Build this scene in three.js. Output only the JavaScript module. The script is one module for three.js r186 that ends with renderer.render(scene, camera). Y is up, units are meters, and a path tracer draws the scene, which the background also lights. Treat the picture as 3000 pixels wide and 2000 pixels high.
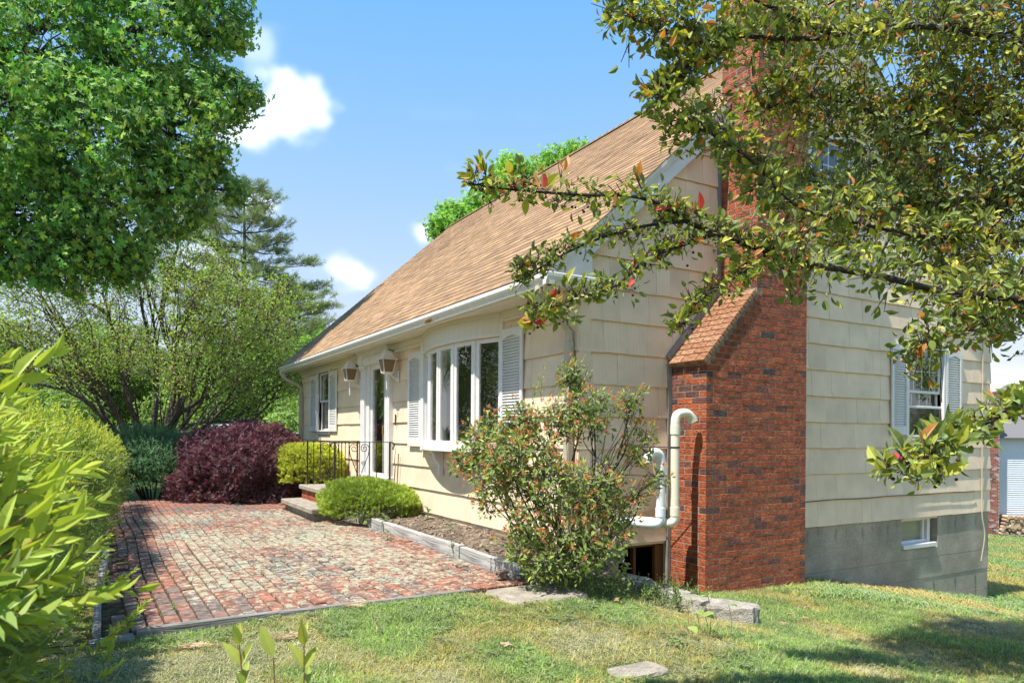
import * as THREE from 'three';
import { mergeGeometries } from 'three/addons/utils/BufferGeometryUtils.js';

// ------------------------------------------------------------------ camera, sky, sun, exposure
const { sin, cos, PI, abs, sqrt, min, max, floor, pow, hypot, exp } = Math;
const V = (x, y, z) => new THREE.Vector3(x, y, z);
const CAM = V(-4.1587, 1.28, 5.8304), YAW = 0.5278473, ROLL = 0.0069021, F = 2082.2, HY = 1275.5;   // solved from the siding courses and the chimney bricks
const scene = new THREE.Scene();
const camera = new THREE.PerspectiveCamera(2 * Math.atan(1000 / F) * 180 / PI, 1.5, 0.05, 900);
camera.position.copy(CAM);
camera.rotation.order = 'YXZ';
camera.rotation.set(0, -YAW, ROLL);
camera.setViewOffset(3000, 2000, 0, -(HY - 1000), 3000, 2000);   // shift lens: verticals stay upright
camera.focus = 7.5; camera.userData.fStop = 9;
camera.updateMatrixWorld();

const SUN_EL = 64.5 * PI / 180, SUN_AZ = 9.3 * PI / 180;          // from the shadows of the eave, the vent pipe and the chimney
const toSun = V(-cos(SUN_EL) * cos(SUN_AZ), sin(SUN_EL), cos(SUN_EL) * sin(SUN_AZ));
const sun = new THREE.DirectionalLight(new THREE.Color().setRGB(1, 0.96, 0.89), 4.45);
sun.position.copy(toSun).multiplyScalar(60); sun.target.position.set(0, 0, 0);
sun.castShadow = true; sun.shadow.mapSize.set(4096, 4096);
Object.assign(sun.shadow.camera, { left: -40, right: 40, top: 40, bottom: -40, near: 1, far: 140 });
scene.add(sun, sun.target);

const renderer = new THREE.WebGLRenderer({ antialias: true });
renderer.setSize(1024, 682);
renderer.toneMapping = THREE.LinearToneMapping;
renderer.toneMappingExposure = 1.92;
renderer.shadowMap.enabled = true; renderer.shadowMap.type = THREE.PCFSoftShadowMap;

// ------------------------------------------------------------------ pixel <-> world helpers (a pixel gives a direction; the plane it lies on gives the distance)
function ray(px, py) {
  const X = px - 1500, Y = py - HY, cr = cos(ROLL), sr = sin(ROLL), a = X * cr + Y * sr, b = -X * sr + Y * cr, s = sin(YAW), c = cos(YAW);
  return V(a / F * c + s, -b / F, a / F * s - c);
}
const at = (px, py, d) => ray(px, py).multiplyScalar(d).add(CAM);
const onY = (px, py, y) => at(px, py, (y - CAM.y) / ray(px, py).y);
function fwdOf(p) { return (p.x - CAM.x) * sin(YAW) - (p.z - CAM.z) * cos(YAW); }
function toPx(p) {
  const dx = p.x - CAM.x, dz = p.z - CAM.z, fw = dx * sin(YAW) - dz * cos(YAW), rt = dx * cos(YAW) + dz * sin(YAW);
  const X = F * rt / fw, Y = -F * (p.y - CAM.y) / fw, cr = cos(ROLL), sr = sin(ROLL);
  return [1500 + X * cr - Y * sr, HY + X * sr + Y * cr, fw];
}

// ------------------------------------------------------------------ random and noise
function rng(seed) {
  let a = seed >>> 0;
  const f = () => { a = (a + 0x6D2B79F5) >>> 0; let t = a; t = Math.imul(t ^ (t >>> 15), t | 1); t ^= t + Math.imul(t ^ (t >>> 7), t | 61); return ((t ^ (t >>> 14)) >>> 0) / 4294967296; };
  f.r = (lo, hi) => lo + (hi - lo) * f();
  f.n = () => (f() + f() + f() + f() - 2) * 1.0;      // roughly normal, sigma 0.58
  f.i = (n) => floor(f() * n) % n;
  f.dir = () => { const z = f.r(-1, 1), t = f() * 2 * PI, r = sqrt(1 - z * z); return V(r * cos(t), z, r * sin(t)); };
  return f;
}
function hash(x, y, z) { let h = Math.imul(x, 374761393) + Math.imul(y, 668265263) + Math.imul(z, 2147483647 ^ 1274126177) | 0; h = Math.imul(h ^ (h >>> 13), 1274126177); return ((h ^ (h >>> 16)) >>> 0) / 4294967296; }
const mod = (a, n) => ((a % n) + n) % n;
const lerp = (a, b, t) => a + (b - a) * t, clamp = (x, a = 0, b = 1) => min(b, max(a, x));
const sstep = (a, b, x) => { const t = clamp((x - a) / (b - a)); return t * t * (3 - 2 * t); };
function noise2(x, y, p = 4096, s = 0) {               // value noise, period p
  const xi = floor(x), yi = floor(y), fx = x - xi, fy = y - yi, u = fx * fx * (3 - 2 * fx), v = fy * fy * (3 - 2 * fy);
  const h = (i, j) => hash(mod(xi + i, p), mod(yi + j, p), s);
  return lerp(lerp(h(0, 0), h(1, 0), u), lerp(h(0, 1), h(1, 1), u), v);
}
function fbm(x, y, p = 4096, oct = 4, s = 0) { let a = 0.5, r = 0, t = 0; for (let k = 0; k < oct; k++) { r += a * noise2(x, y, p, s + k); t += a; x *= 2; y *= 2; p *= 2; a *= 0.5; } return r / t; }
function noise3(x, y, z, s = 0) {
  const xi = floor(x), yi = floor(y), zi = floor(z), fx = x - xi, fy = y - yi, fz = z - zi, u = fx * fx * (3 - 2 * fx), v = fy * fy * (3 - 2 * fy), w = fz * fz * (3 - 2 * fz);
  const h = (i, j, k) => hash(xi + i + 71 * s, yi + j, zi + k);
  return lerp(lerp(lerp(h(0, 0, 0), h(1, 0, 0), u), lerp(h(0, 1, 0), h(1, 1, 0), u), v), lerp(lerp(h(0, 0, 1), h(1, 0, 1), u), lerp(h(0, 1, 1), h(1, 1, 1), u), v), w);
}
function fbm3(x, y, z, oct = 4, s = 0) { let a = 0.5, r = 0, t = 0; for (let k = 0; k < oct; k++) { r += a * noise3(x, y, z, s + k); t += a; x *= 2.03; y *= 2.03; z *= 2.03; a *= 0.5; } return r / t; }

// ------------------------------------------------------------------ sky: blue air paling to the horizon, scattered fair-weather cumulus all round
{
  const W = 1536, H = 768, data = new Float32Array(W * H * 4), E = 1 / 1.75;
  const zen = [0.10, 0.40, 0.92], mid = [0.15, 0.49, 0.95], hor = [1.04, 1.0, 0.96];
  const clouds = [];
  const put = (px, py, rw, rh, k) => clouds.push([ray(px, py).normalize(), rw / F, rh / F, k]);
  put(845, 300, 135, 95, 0.75); put(720, 355, 120, 75, 0.7); put(755, 125, 85, 55, 0.45); put(770, 600, 85, 42, 0.75); put(1015, 805, 95, 58, 0.75); put(1255, 680, 75, 52, 0.75); put(1330, 335, 260, 30, 0.10); put(1330, 490, 55, 25, 0.12);
  put(2960, 1130, 300, 90, 0.5); put(620, 770, 120, 60, 0.6);
  const cr = rng(77);
  for (let k = 0; k < 60; k++) {                        // same kind of cloud out of view, extra ones added to brighten the shade
    const az = cr() * 2 * PI, el = cr.r(0.06, 0.95), d = V(cos(el) * cos(az), sin(el), cos(el) * sin(az));
    const [x, y, fw] = toPx(d.clone().add(CAM)); const s = cr.r(0.5, 1.2);
    if (fw > 0 && x > -200 && x < 3200 && y > -200 && y < 2000) continue;
    for (let j = 0; j < 3; j++) clouds.push([d.clone().add(cr.dir().multiplyScalar(0.05 * s)).normalize(), 0.075 * s, 0.04 * s, cr.r(0.5, 0.9)]);
  }
  for (let j = 0; j < H; j++) {
    const el = ((j + 0.5) / H - 0.5) * PI, y = sin(el);
    for (let i = 0; i < W; i++) {
      const az = ((i + 0.5) / W - 0.5) * 2 * PI, x = cos(el) * cos(az), z = cos(el) * sin(az), o = (j * W + i) * 4;
      const h = max(0, y), a = pow(1 - h, 3.3), b = sstep(0.15, 0.95, h);
      let c = [0, 1, 2].map((k) => lerp(lerp(mid[k], zen[k], b), hor[k], a * 0.95));
      if (y > -0.02) {
        let den = 0;
        for (const [d, rw, rh, k] of clouds) {
          if (d.x * x + d.y * y + d.z * z < 0.95) continue;
          const t1 = -d.z, t3 = d.x, n = hypot(t1, t3) || 1, u = ((x - d.x) * t1 + (z - d.z) * t3) / n / rw, v = (y - d.y) / rh;
          const q = 1 - hypot(u, v);
          if (q > -0.6) { const e = (fbm3(x * 26, y * 34, z * 26, 4, 3) - 0.5) * 1.5; den = max(den, k * sstep(-0.05, 0.8, q + e)); }
        }
        const wl = [2.1, 2.1, 2.1]; den = pow(min(1, den), 1.9);
        c = c.map((q, k) => lerp(q, wl[k], den * 0.93));
      }
      data[o] = c[0] * E; data[o + 1] = c[1] * E; data[o + 2] = c[2] * E; data[o + 3] = 1;
    }
  }
  const t = new THREE.DataTexture(data, W, H, THREE.RGBAFormat, THREE.FloatType);
  t.mapping = THREE.EquirectangularReflectionMapping; t.magFilter = THREE.LinearFilter; t.minFilter = THREE.LinearFilter; t.needsUpdate = true;
  scene.background = t; scene.environment = t;
}

// ------------------------------------------------------------------ textures (grain, stains and fine relief only)
function tex(w, h, fn, srgb = true) {
  const d = new Uint8Array(w * h * 4);
  for (let j = 0; j < h; j++) for (let i = 0; i < w; i++) { const c = fn(i / w, j / h, i, j), o = (j * w + i) * 4; d[o] = clamp(c[0]) * 255; d[o + 1] = clamp(c[1]) * 255; d[o + 2] = clamp(c[2]) * 255; d[o + 3] = 255; }
  const t = new THREE.DataTexture(d, w, h, THREE.RGBAFormat);
  t.wrapS = t.wrapT = THREE.RepeatWrapping; t.magFilter = THREE.LinearFilter; t.minFilter = THREE.LinearMipmapLinearFilter; t.generateMipmaps = true;
  if (srgb) t.colorSpace = THREE.SRGBColorSpace; t.needsUpdate = true;
  return t;
}
const g3 = (v) => [v, v, v];
const rep = (t, sx, sy = sx) => { const c = t.clone(); c.repeat.set(1 / sx, 1 / sy); c.needsUpdate = true; return c; };   // uv in metres, one tile = sx by sy metres
const T = {};
T.brick = tex(512, 512, (u, v) => { const a = fbm(u * 8, v * 8, 8, 4, 1), b = fbm(u * 64, v * 64, 64, 3, 2), c = noise2(u * 5, v * 5, 5, 9); return g3(0.80 + 0.36 * (a - 0.5) + 0.30 * (b - 0.5) + (c > 0.78 ? -0.1 : 0)); });
T.brickBump = tex(512, 512, (u, v) => { const w = fbm(u * 6, v * 6, 6, 3, 4) * 1.1, s = noise2(u * 14 + 3 * w, v * 64 + 9 * w, 64, 5), a = fbm(u * 30, v * 60, 30, 3, 6); return g3(0.5 + 0.55 * (s - 0.5) * (0.4 + w) + 0.35 * (a - 0.5)); }, false);
T.paint = tex(512, 512, (u, v) => { const a = fbm(u * 96, v * 5, 5, 3, 11), b = fbm(u * 4, v * 4, 4, 4, 12), c = noise2(u * 180, v * 14, 14, 13); const d = noise2(u * 90, v * 90, 90, 16), e = fbm(u * 40, v * 2, 2, 3, 17); return g3(0.95 + 0.06 * (a - 0.5) + 0.12 * (b - 0.5) - (c > 0.965 ? 0.08 : 0) - (d > 0.987 ? 0.2 : 0) - 0.10 * sstep(0.62, 0.75, e)); });
T.paintBump = tex(512, 512, (u, v) => g3(0.5 + 0.8 * (fbm(u * 128, v * 6, 6, 3, 14) - 0.5) + 0.25 * (fbm(u * 60, v * 60, 60, 2, 15) - 0.5)), false);
T.white = tex(256, 256, (u, v) => { const a = fbm(u * 6, v * 6, 6, 4, 21), b = fbm(u * 40, v * 40, 40, 2, 22); return g3(0.94 + 0.08 * (a - 0.5) + 0.04 * (b - 0.5)); });
T.concrete = tex(1024, 1024, (u, v) => { const a = fbm(u * 5, v * 5, 5, 5, 31), b = fbm(u * 120, v * 120, 120, 2, 32), c = fbm(u * 9, v * 3, 3, 4, 33), d = noise2(u * 70, v * 70, 70, 34); return g3(0.80 + 0.30 * (a - 0.5) + 0.16 * (b - 0.5) - 0.55 * sstep(0.63, 0.76, c) * 0.4 - (d > 0.985 ? 0.25 : 0)); });
T.concreteBump = tex(512, 512, (u, v) => g3(0.5 + 0.5 * (fbm(u * 60, v * 60, 60, 3, 35) - 0.5) + 0.4 * (fbm(u * 7, v * 7, 7, 3, 36) - 0.5)), false);
T.granule = tex(512, 512, (u, v) => { const a = noise2(u * 256, v * 256, 256, 41), b = fbm(u * 7, v * 7, 7, 4, 42); return g3(0.82 + 0.30 * (a - 0.5) + 0.30 * (b - 0.5)); });
T.timber = tex(512, 512, (u, v) => { const w = fbm(u * 3, v * 5, 3, 3, 51), g = fbm(u * 3, v * 80 + 7 * w, 80, 3, 52), c = noise2(u * 6, v * 110 + 5 * w, 110, 53); return g3(0.78 + 0.45 * (g - 0.5) + 0.25 * (w - 0.5) - (c > 0.88 ? 0.25 : 0)); });
T.timberBump = tex(512, 512, (u, v) => { const w = fbm(u * 3, v * 5, 3, 3, 51); return g3(fbm(u * 3, v * 80 + 7 * w, 80, 3, 52)); }, false);
T.soil = tex(512, 512, (u, v) => { const a = fbm(u * 10, v * 10, 10, 5, 61), b = noise2(u * 90, v * 90, 90, 62); return [0.41 + 0.5 * (a - 0.5) + 0.22 * (b - 0.5), 0.355 + 0.46 * (a - 0.5) + 0.2 * (b - 0.5), 0.29 + 0.4 * (a - 0.5) + 0.18 * (b - 0.5)]; });
T.soilBump = tex(512, 512, (u, v) => g3(fbm(u * 16, v * 16, 16, 5, 63)), false);
T.moss = tex(512, 512, (u, v) => { const a = fbm(u * 16, v * 16, 16, 4, 65), b = sstep(0.45, 0.62, a); return [lerp(0.24, 0.40, b) , lerp(0.19, 0.33, b), lerp(0.13, 0.12, b)]; });
T.grass = tex(1024, 1024, (u, v) => { const a = fbm(u * 9, v * 9, 9, 5, 71), b = noise2(u * 150, v * 150, 150, 72), c = fbm(u * 50, v * 50, 50, 3, 73), k = sstep(0.42, 0.66, a); return [lerp(0.36, 0.50, k) + 0.22 * (b - 0.5) + 0.2 * (c - 0.5), lerp(0.41, 0.50, k) + 0.22 * (b - 0.5) + 0.2 * (c - 0.5), lerp(0.14, 0.24, k) + 0.14 * (b - 0.5)]; });
T.bark = tex(512, 512, (u, v) => { const w = fbm(u * 8, v * 6, 6, 3, 81), a = fbm(u * 24 + 4 * w, v * 5, 5, 4, 82); return g3(0.55 + 0.8 * (a - 0.5) + 0.3 * (w - 0.5)); });
T.granite = tex(512, 512, (u, v) => { const a = noise2(u * 120, v * 120, 120, 91), b = fbm(u * 7, v * 7, 7, 4, 92), c = noise2(u * 60, v * 60, 60, 93); return g3(0.80 + 0.26 * (b - 0.5) + 0.26 * (a - 0.5) - (c > 0.86 ? 0.2 : 0)); });
T.stone = T.granite;
T.wood = tex(256, 256, (u, v) => { const g = fbm(u * 60, v * 3, 3, 3, 95); return [0.6 + 0.4 * (g - 0.5), 0.45 + 0.35 * (g - 0.5), 0.3 + 0.3 * (g - 0.5)]; });

// ------------------------------------------------------------------ materials
const lin = (r, g, b) => new THREE.Color().setRGB(r, g, b);
const std = (c, o = {}) => new THREE.MeshStandardMaterial({ color: lin(...c), roughness: 0.85, metalness: 0, side: THREE.DoubleSide, ...o });
const M = {};
M.siding = std([0.90, 0.70, 0.495], { map: rep(T.paint, 0.9), bumpMap: rep(T.paintBump, 0.7), bumpScale: 0.003, roughness: 0.7 });
M.siding2 = std([0.875, 0.68, 0.48], { map: rep(T.paint, 0.8), bumpMap: rep(T.paintBump, 0.6), bumpScale: 0.003, roughness: 0.72 });
M.siding3 = std([0.92, 0.72, 0.51], { map: rep(T.paint, 1.0), bumpMap: rep(T.paintBump, 0.8), bumpScale: 0.003, roughness: 0.7 });
M.white = std([0.84, 0.815, 0.775], { map: rep(T.white, 0.7), roughness: 0.5 });
M.cream = std([0.82, 0.765, 0.65], { map: rep(T.white, 0.8), roughness: 0.55 });
M.beigeMetal = std([0.60, 0.50, 0.37], { map: rep(T.white, 0.5), roughness: 0.45 });
M.gutter = std([0.82, 0.79, 0.74], { map: rep(T.white, 0.4), roughness: 0.4 });
const bt = rep(T.brick, 0.35), bb = rep(T.brickBump, 0.28);
const brickM = (c) => std(c, { map: bt, bumpMap: bb, bumpScale: 0.02, roughness: 0.8 });
M.brick = [[0.66, 0.15, 0.046], [0.61, 0.13, 0.04], [0.69, 0.165, 0.052], [0.57, 0.12, 0.038], [0.68, 0.18, 0.065], [0.52, 0.125, 0.05]].map(brickM);
M.brickDark = [[0.13, 0.085, 0.08], [0.20, 0.085, 0.065], [0.30, 0.10, 0.07]].map(brickM);
M.brickCap = [[0.74, 0.36, 0.18], [0.80, 0.41, 0.22], [0.68, 0.30, 0.14]].map(brickM);
M.mortar = std([0.44, 0.37, 0.27], { map: rep(T.concrete, 0.8), bumpMap: rep(T.concreteBump, 0.4), bumpScale: 0.004, roughness: 0.95 });
M.flash = std([0.42, 0.40, 0.37], { map: rep(T.concrete, 0.6), roughness: 0.6 });
M.concrete = std([0.62, 0.54, 0.41], { map: rep(T.concrete, 1.7), bumpMap: rep(T.concreteBump, 0.5), bumpScale: 0.004, roughness: 0.9 });
M.slab = std([0.50, 0.43, 0.33], { map: rep(T.granite, 0.5), bumpMap: rep(T.concreteBump, 0.25), bumpScale: 0.005, roughness: 0.9 });
M.timber = std([0.60, 0.57, 0.52], { map: rep(T.timber, 0.9, 0.4), bumpMap: rep(T.timberBump, 0.9, 0.4), bumpScale: 0.005, roughness: 0.9 });
M.timberDark = std([0.40, 0.37, 0.33], { map: rep(T.timber, 0.9, 0.4), bumpMap: rep(T.timberBump, 0.9, 0.4), bumpScale: 0.006, roughness: 0.9 });
M.soil = std([1.0, 1.0, 1.0], { map: rep(T.soil, 1.1), bumpMap: rep(T.soilBump, 0.9), bumpScale: 0.05, roughness: 1 });
M.clod = std([0.22, 0.17, 0.125], { roughness: 1 });
M.moss = std([0.8, 0.8, 0.8], { map: rep(T.moss, 0.8), bumpMap: rep(T.soilBump, 0.5), bumpScale: 0.01, roughness: 1 });
M.ground = std([0.62, 0.66, 0.5], { map: rep(T.grass, 4.5), bumpMap: rep(T.soilBump, 0.6), bumpScale: 0.03, roughness: 1 });
M.iron = std([0.045, 0.032, 0.028], { roughness: 0.55, metalness: 0.3 });
M.pvc = std([0.80, 0.82, 0.84], { roughness: 0.35 });
M.pvcCream = std([0.80, 0.73, 0.58], { roughness: 0.4 });
M.granite = std([0.60, 0.55, 0.46], { map: rep(T.granite, 0.5), bumpMap: rep(T.concreteBump, 0.3), bumpScale: 0.02, roughness: 0.95 });
M.glass = new THREE.MeshPhysicalMaterial({ color: lin(0.93, 0.95, 0.95), transmission: 1, thickness: 0, roughness: 0.0, ior: 1.6, side: THREE.DoubleSide });
M.screen = new THREE.MeshPhysicalMaterial({ color: lin(0.35, 0.36, 0.36), transmission: 1, thickness: 0, roughness: 0.03, ior: 1.5, side: THREE.DoubleSide });
M.dark = std([0.03, 0.028, 0.025], { roughness: 0.9 });
M.room = std([0.42, 0.36, 0.29], { roughness: 0.9 });
M.roomFloor = std([0.16, 0.075, 0.035], { map: rep(T.wood, 0.6), roughness: 0.5 });
M.curtain = new THREE.MeshPhysicalMaterial({ color: lin(0.72, 0.68, 0.60), transmission: 0.4, thickness: 0, roughness: 1, side: THREE.DoubleSide });
M.lampGlass = new THREE.MeshPhysicalMaterial({ color: lin(0.30, 0.185, 0.08), transmission: 0.3, thickness: 0, roughness: 0.6, clearcoat: 0.5, side: THREE.DoubleSide });
M.rawWood = std([0.50, 0.40, 0.28], { map: rep(T.wood, 0.5), roughness: 0.85 });
M.brass = std([0.55, 0.36, 0.12], { roughness: 0.35, metalness: 0.8 });
M.bark = std([0.23, 0.18, 0.135], { map: rep(T.bark, 0.35), bumpMap: rep(T.bark, 0.35), bumpScale: 0.02, roughness: 0.95 });
M.barkGrey = std([0.34, 0.285, 0.225], { map: rep(T.bark, 0.3), bumpMap: rep(T.bark, 0.3), bumpScale: 0.012, roughness: 0.95 });
M.barkDark = std([0.10, 0.075, 0.06], { map: rep(T.bark, 0.2), bumpMap: rep(T.bark, 0.2), bumpScale: 0.008, roughness: 0.9 });
M.stem = std([0.24, 0.12, 0.05], { roughness: 0.8 });
const leafM = (tr = 0.48, coat = 0.08, cr = 0.4) => new THREE.MeshPhysicalMaterial({ color: lin(1, 1, 1), vertexColors: true, transmission: tr, thickness: 0, roughness: 1, clearcoat: coat, clearcoatRoughness: cr, side: THREE.DoubleSide });
M.leaf = leafM(); M.leafGlossy = leafM(0.46, 0.16, 0.36); M.needle = leafM(0.32, 0.04, 0.5); M.blade = leafM(0.42, 0.04, 0.5);

// ------------------------------------------------------------------ object helpers
const taken = {};
const uniq = (n) => { const k = taken[n] = (taken[n] ?? -1) + 1; return k ? n + '_' + String(k).padStart(3, '0') : n; };
const shade = (o) => { o.castShadow = o.receiveShadow = true; return o; };
function tag(o, label, category, group, kind) { if (label) o.userData.label = label; if (category) o.userData.category = category; if (group) o.userData.group = group; if (kind) o.userData.kind = kind; return o; }
function thing(name, label, category, p = [0, 0, 0], turn = 0, group) { const o = new THREE.Group(); o.name = uniq(name); o.position.set(...p); o.rotation.y = turn; scene.add(o); return tag(o, label, category, group); }
function part(name, geo, m, parent) { const o = shade(new THREE.Mesh(geo, m)); o.name = name; parent.add(o); return o; }
function solo(name, geo, m, label, category, group) { const o = shade(new THREE.Mesh(geo, m)); o.name = uniq(name); scene.add(o); return tag(o, label, category, group); }
function struct(name, geo, m, label) { const o = shade(new THREE.Mesh(geo, m)); o.name = uniq(name); scene.add(o); return tag(o, label, undefined, undefined, 'structure'); }

// ------------------------------------------------------------------ geometry helpers
class GB {                                              // collects flat-shaded triangles with uv in metres and a colour
  constructor(color = false) { this.p = []; this.u = []; this.c = []; this.k = color; }
  tri(a, b, c, ua, ub, uc, col) { for (const q of [a, b, c]) this.p.push(q.x, q.y, q.z); for (const q of [ua, ub, uc]) this.u.push(q[0], q[1]); if (this.k) for (let i = 0; i < 3; i++) this.c.push(col[0], col[1], col[2]); }
  quad(a, b, c, d, ua, ub, uc, ud, col) { this.tri(a, b, c, ua, ub, uc, col); this.tri(a, c, d, ua, uc, ud, col); }
  auto(a, b, c, d, col, o = [0, 0]) {                   // quad with uv from its own edge lengths
    const w = a.distanceTo(b), h = b.distanceTo(c); this.quad(a, b, c, d, o, [o[0] + w, o[1]], [o[0] + w, o[1] + h], [o[0], o[1] + h], col);
  }
  build() {
    const g = new THREE.BufferGeometry();
    g.setAttribute('position', new THREE.Float32BufferAttribute(this.p, 3)); g.setAttribute('uv', new THREE.Float32BufferAttribute(this.u, 2));
    if (this.k) g.setAttribute('color', new THREE.Float32BufferAttribute(this.c, 3));
    g.computeVertexNormals(); return g;
  }
}
const flat = (g) => { const r = g.index ? g.toNonIndexed() : g; for (const k of Object.keys(r.attributes)) if (!['position', 'normal', 'uv', 'color'].includes(k)) r.deleteAttribute(k); return r; };
const merge = (list) => mergeGeometries(list.map(flat));
function boxUV(g) {                                     // uv in metres, by the main direction of each face
  g = flat(g); const p = g.attributes.position, n = g.attributes.normal, u = new Float32Array(p.count * 2);
  for (let i = 0; i < p.count; i += 3) {
    const nx = abs(n.getX(i) + n.getX(i + 1) + n.getX(i + 2)), ny = abs(n.getY(i) + n.getY(i + 1) + n.getY(i + 2)), nz = abs(n.getZ(i) + n.getZ(i + 1) + n.getZ(i + 2));
    for (let k = i; k < i + 3; k++) { const x = p.getX(k), y = p.getY(k), z = p.getZ(k); const q = nx > ny && nx > nz ? [z, y] : ny > nz ? [x, z] : [x, y]; u[2 * k] = q[0]; u[2 * k + 1] = q[1]; }
  }
  g.setAttribute('uv', new THREE.BufferAttribute(u, 2)); return g;
}
const move = (g, x, y, z) => { const r = g.clone(); r.translate(x, y, z); return r; };
function cbox(w, h, d, b = 0.004) {                     // chamfered box, 44 triangles, centred
  const gb = new GB(), X = w / 2, Y = h / 2, Z = d / 2; b = min(b, X * 0.9, Y * 0.9, Z * 0.9); const x = X - b, y = Y - b, z = Z - b;
  const q = (...v) => { const [a, c, e, f] = v.map((t) => V(...t)); const n = c.clone().sub(a).cross(e.clone().sub(a)); const o = a.clone().add(e); const pts = n.dot(o) < 0 ? [f, e, c, a] : [a, c, e, f]; gb.quad(...pts, [0, 0], [0, 0], [0, 0], [0, 0]); };
  for (const s of [-1, 1]) { q([s * X, -y, -z], [s * X, y, -z], [s * X, y, z], [s * X, -y, z]); q([-x, s * Y, -z], [x, s * Y, -z], [x, s * Y, z], [-x, s * Y, z]); q([-x, -y, s * Z], [x, -y, s * Z], [x, y, s * Z], [-x, y, s * Z]); }
  for (const s of [-1, 1]) for (const t of [-1, 1]) { q([s * X, t * y, -z], [s * x, t * Y, -z], [s * x, t * Y, z], [s * X, t * y, z]); q([s * X, -y, t * z], [s * x, -y, t * Z], [s * x, y, t * Z], [s * X, y, t * z]); q([-x, s * Y, t * z], [-x, s * y, t * Z], [x, s * y, t * Z], [x, s * Y, t * z]); }
  for (const s of [-1, 1]) for (const t of [-1, 1]) for (const r of [-1, 1]) { const a = V(s * X, t * y, r * z), c = V(s * x, t * Y, r * z), e = V(s * x, t * y, r * Z); const n = c.clone().sub(a).cross(e.clone().sub(a)); n.dot(a) < 0 ? gb.tri(e, c, a, [0, 0], [0, 0], [0, 0]) : gb.tri(a, c, e, [0, 0], [0, 0], [0, 0]); }
  return gb.build();
}
const cb = (x0, x1, y0, y1, z0, z1, b = 0.004) => boxUV(move(cbox(abs(x1 - x0), abs(y1 - y0), abs(z1 - z0), b), (x0 + x1) / 2, (y0 + y1) / 2, (z0 + z1) / 2));
const bx = (x0, x1, y0, y1, z0, z1) => boxUV(move(new THREE.BoxGeometry(abs(x1 - x0), abs(y1 - y0), abs(z1 - z0)), (x0 + x1) / 2, (y0 + y1) / 2, (z0 + z1) / 2));
function tube(pts, rad, seg = 7, cap = true) {          // tapered tube through points; rad is a number or a list
  const n = pts.length, pos = [], nor = [], uv = [], idx = []; let up = V(0.31, 0.9, 0.27), len = 0;
  for (let i = 0; i < n; i++) {
    const t = pts[min(n - 1, i + 1)].clone().sub(pts[max(0, i - 1)]).normalize(), r = typeof rad === 'number' ? rad : rad[i];
    let a = up.clone().sub(t.clone().multiplyScalar(up.dot(t))); if (a.lengthSq() < 1e-6) a = V(1, 0, 0).cross(t); a.normalize(); up = a; const b = t.clone().cross(a);
    if (i) len += pts[i].distanceTo(pts[i - 1]);
    for (let k = 0; k <= seg; k++) { const q = k / seg * 2 * PI, d = a.clone().multiplyScalar(cos(q)).addScaledVector(b, sin(q)); pos.push(pts[i].x + d.x * r, pts[i].y + d.y * r, pts[i].z + d.z * r); nor.push(d.x, d.y, d.z); uv.push(k / seg * 2 * PI * max(r, 0.004), len); }
  }
  for (let i = 0; i < n - 1; i++) for (let k = 0; k < seg; k++) { const a = i * (seg + 1) + k, b = a + seg + 1; idx.push(a, a + 1, b, a + 1, b + 1, b); }
  if (cap) for (const [i, s] of [[0, -1], [n - 1, 1]]) { const t = pts[min(n - 1, i + 1)].clone().sub(pts[max(0, i - 1)]).normalize().multiplyScalar(s), c = pos.length / 3; pos.push(pts[i].x, pts[i].y, pts[i].z); nor.push(t.x, t.y, t.z); uv.push(0, 0); for (let k = 0; k <= seg; k++) { const o = (i * (seg + 1) + k) * 3; pos.push(pos[o], pos[o + 1], pos[o + 2]); nor.push(t.x, t.y, t.z); uv.push(0, 0); } for (let k = 1; k <= seg; k++) s > 0 ? idx.push(c, c + k, c + k + 1) : idx.push(c, c + k + 1, c + k); }
  const g = new THREE.BufferGeometry();
  g.setAttribute('position', new THREE.Float32BufferAttribute(pos, 3)); g.setAttribute('normal', new THREE.Float32BufferAttribute(nor, 3)); g.setAttribute('uv', new THREE.Float32BufferAttribute(uv, 2)); g.setIndex(idx); return g;
}
const smooth = (pts, n = 24, t = 0.5) => new THREE.CatmullRomCurve3(pts, false, 'catmullrom', t).getPoints(n);
function prism(poly, f, depth) {                        // poly [[u,v]...] counter-clockwise; f(u,v,d) -> point, d outward; outer face at d=0, sides back to -depth
  const gb = new GB(), n = poly.length, A = poly.map(([u, v]) => f(u, v, 0)), B = poly.map(([u, v]) => f(u, v, -depth));
  for (let i = 1; i < n - 1; i++) gb.tri(A[0], A[i], A[i + 1], poly[0], poly[i], poly[i + 1]);
  for (let i = 0; i < n; i++) { const j = (i + 1) % n; gb.quad(B[i], B[j], A[j], A[i], poly[i], poly[j], poly[j], poly[i]); }
  return gb.build();
}
function clipLine(poly, a, b, c) {                      // keep a*u + b*v <= c
  const out = [], n = poly.length;
  for (let i = 0; i < n; i++) { const p = poly[i], q = poly[(i + 1) % n], dp = a * p[0] + b * p[1] - c, dq = a * q[0] + b * q[1] - c; if (dp <= 0) out.push(p); if ((dp < 0) !== (dq < 0) && dp !== dq) { const t = dp / (dp - dq); out.push([lerp(p[0], q[0], t), lerp(p[1], q[1], t)]); } }
  return out;
}
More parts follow.
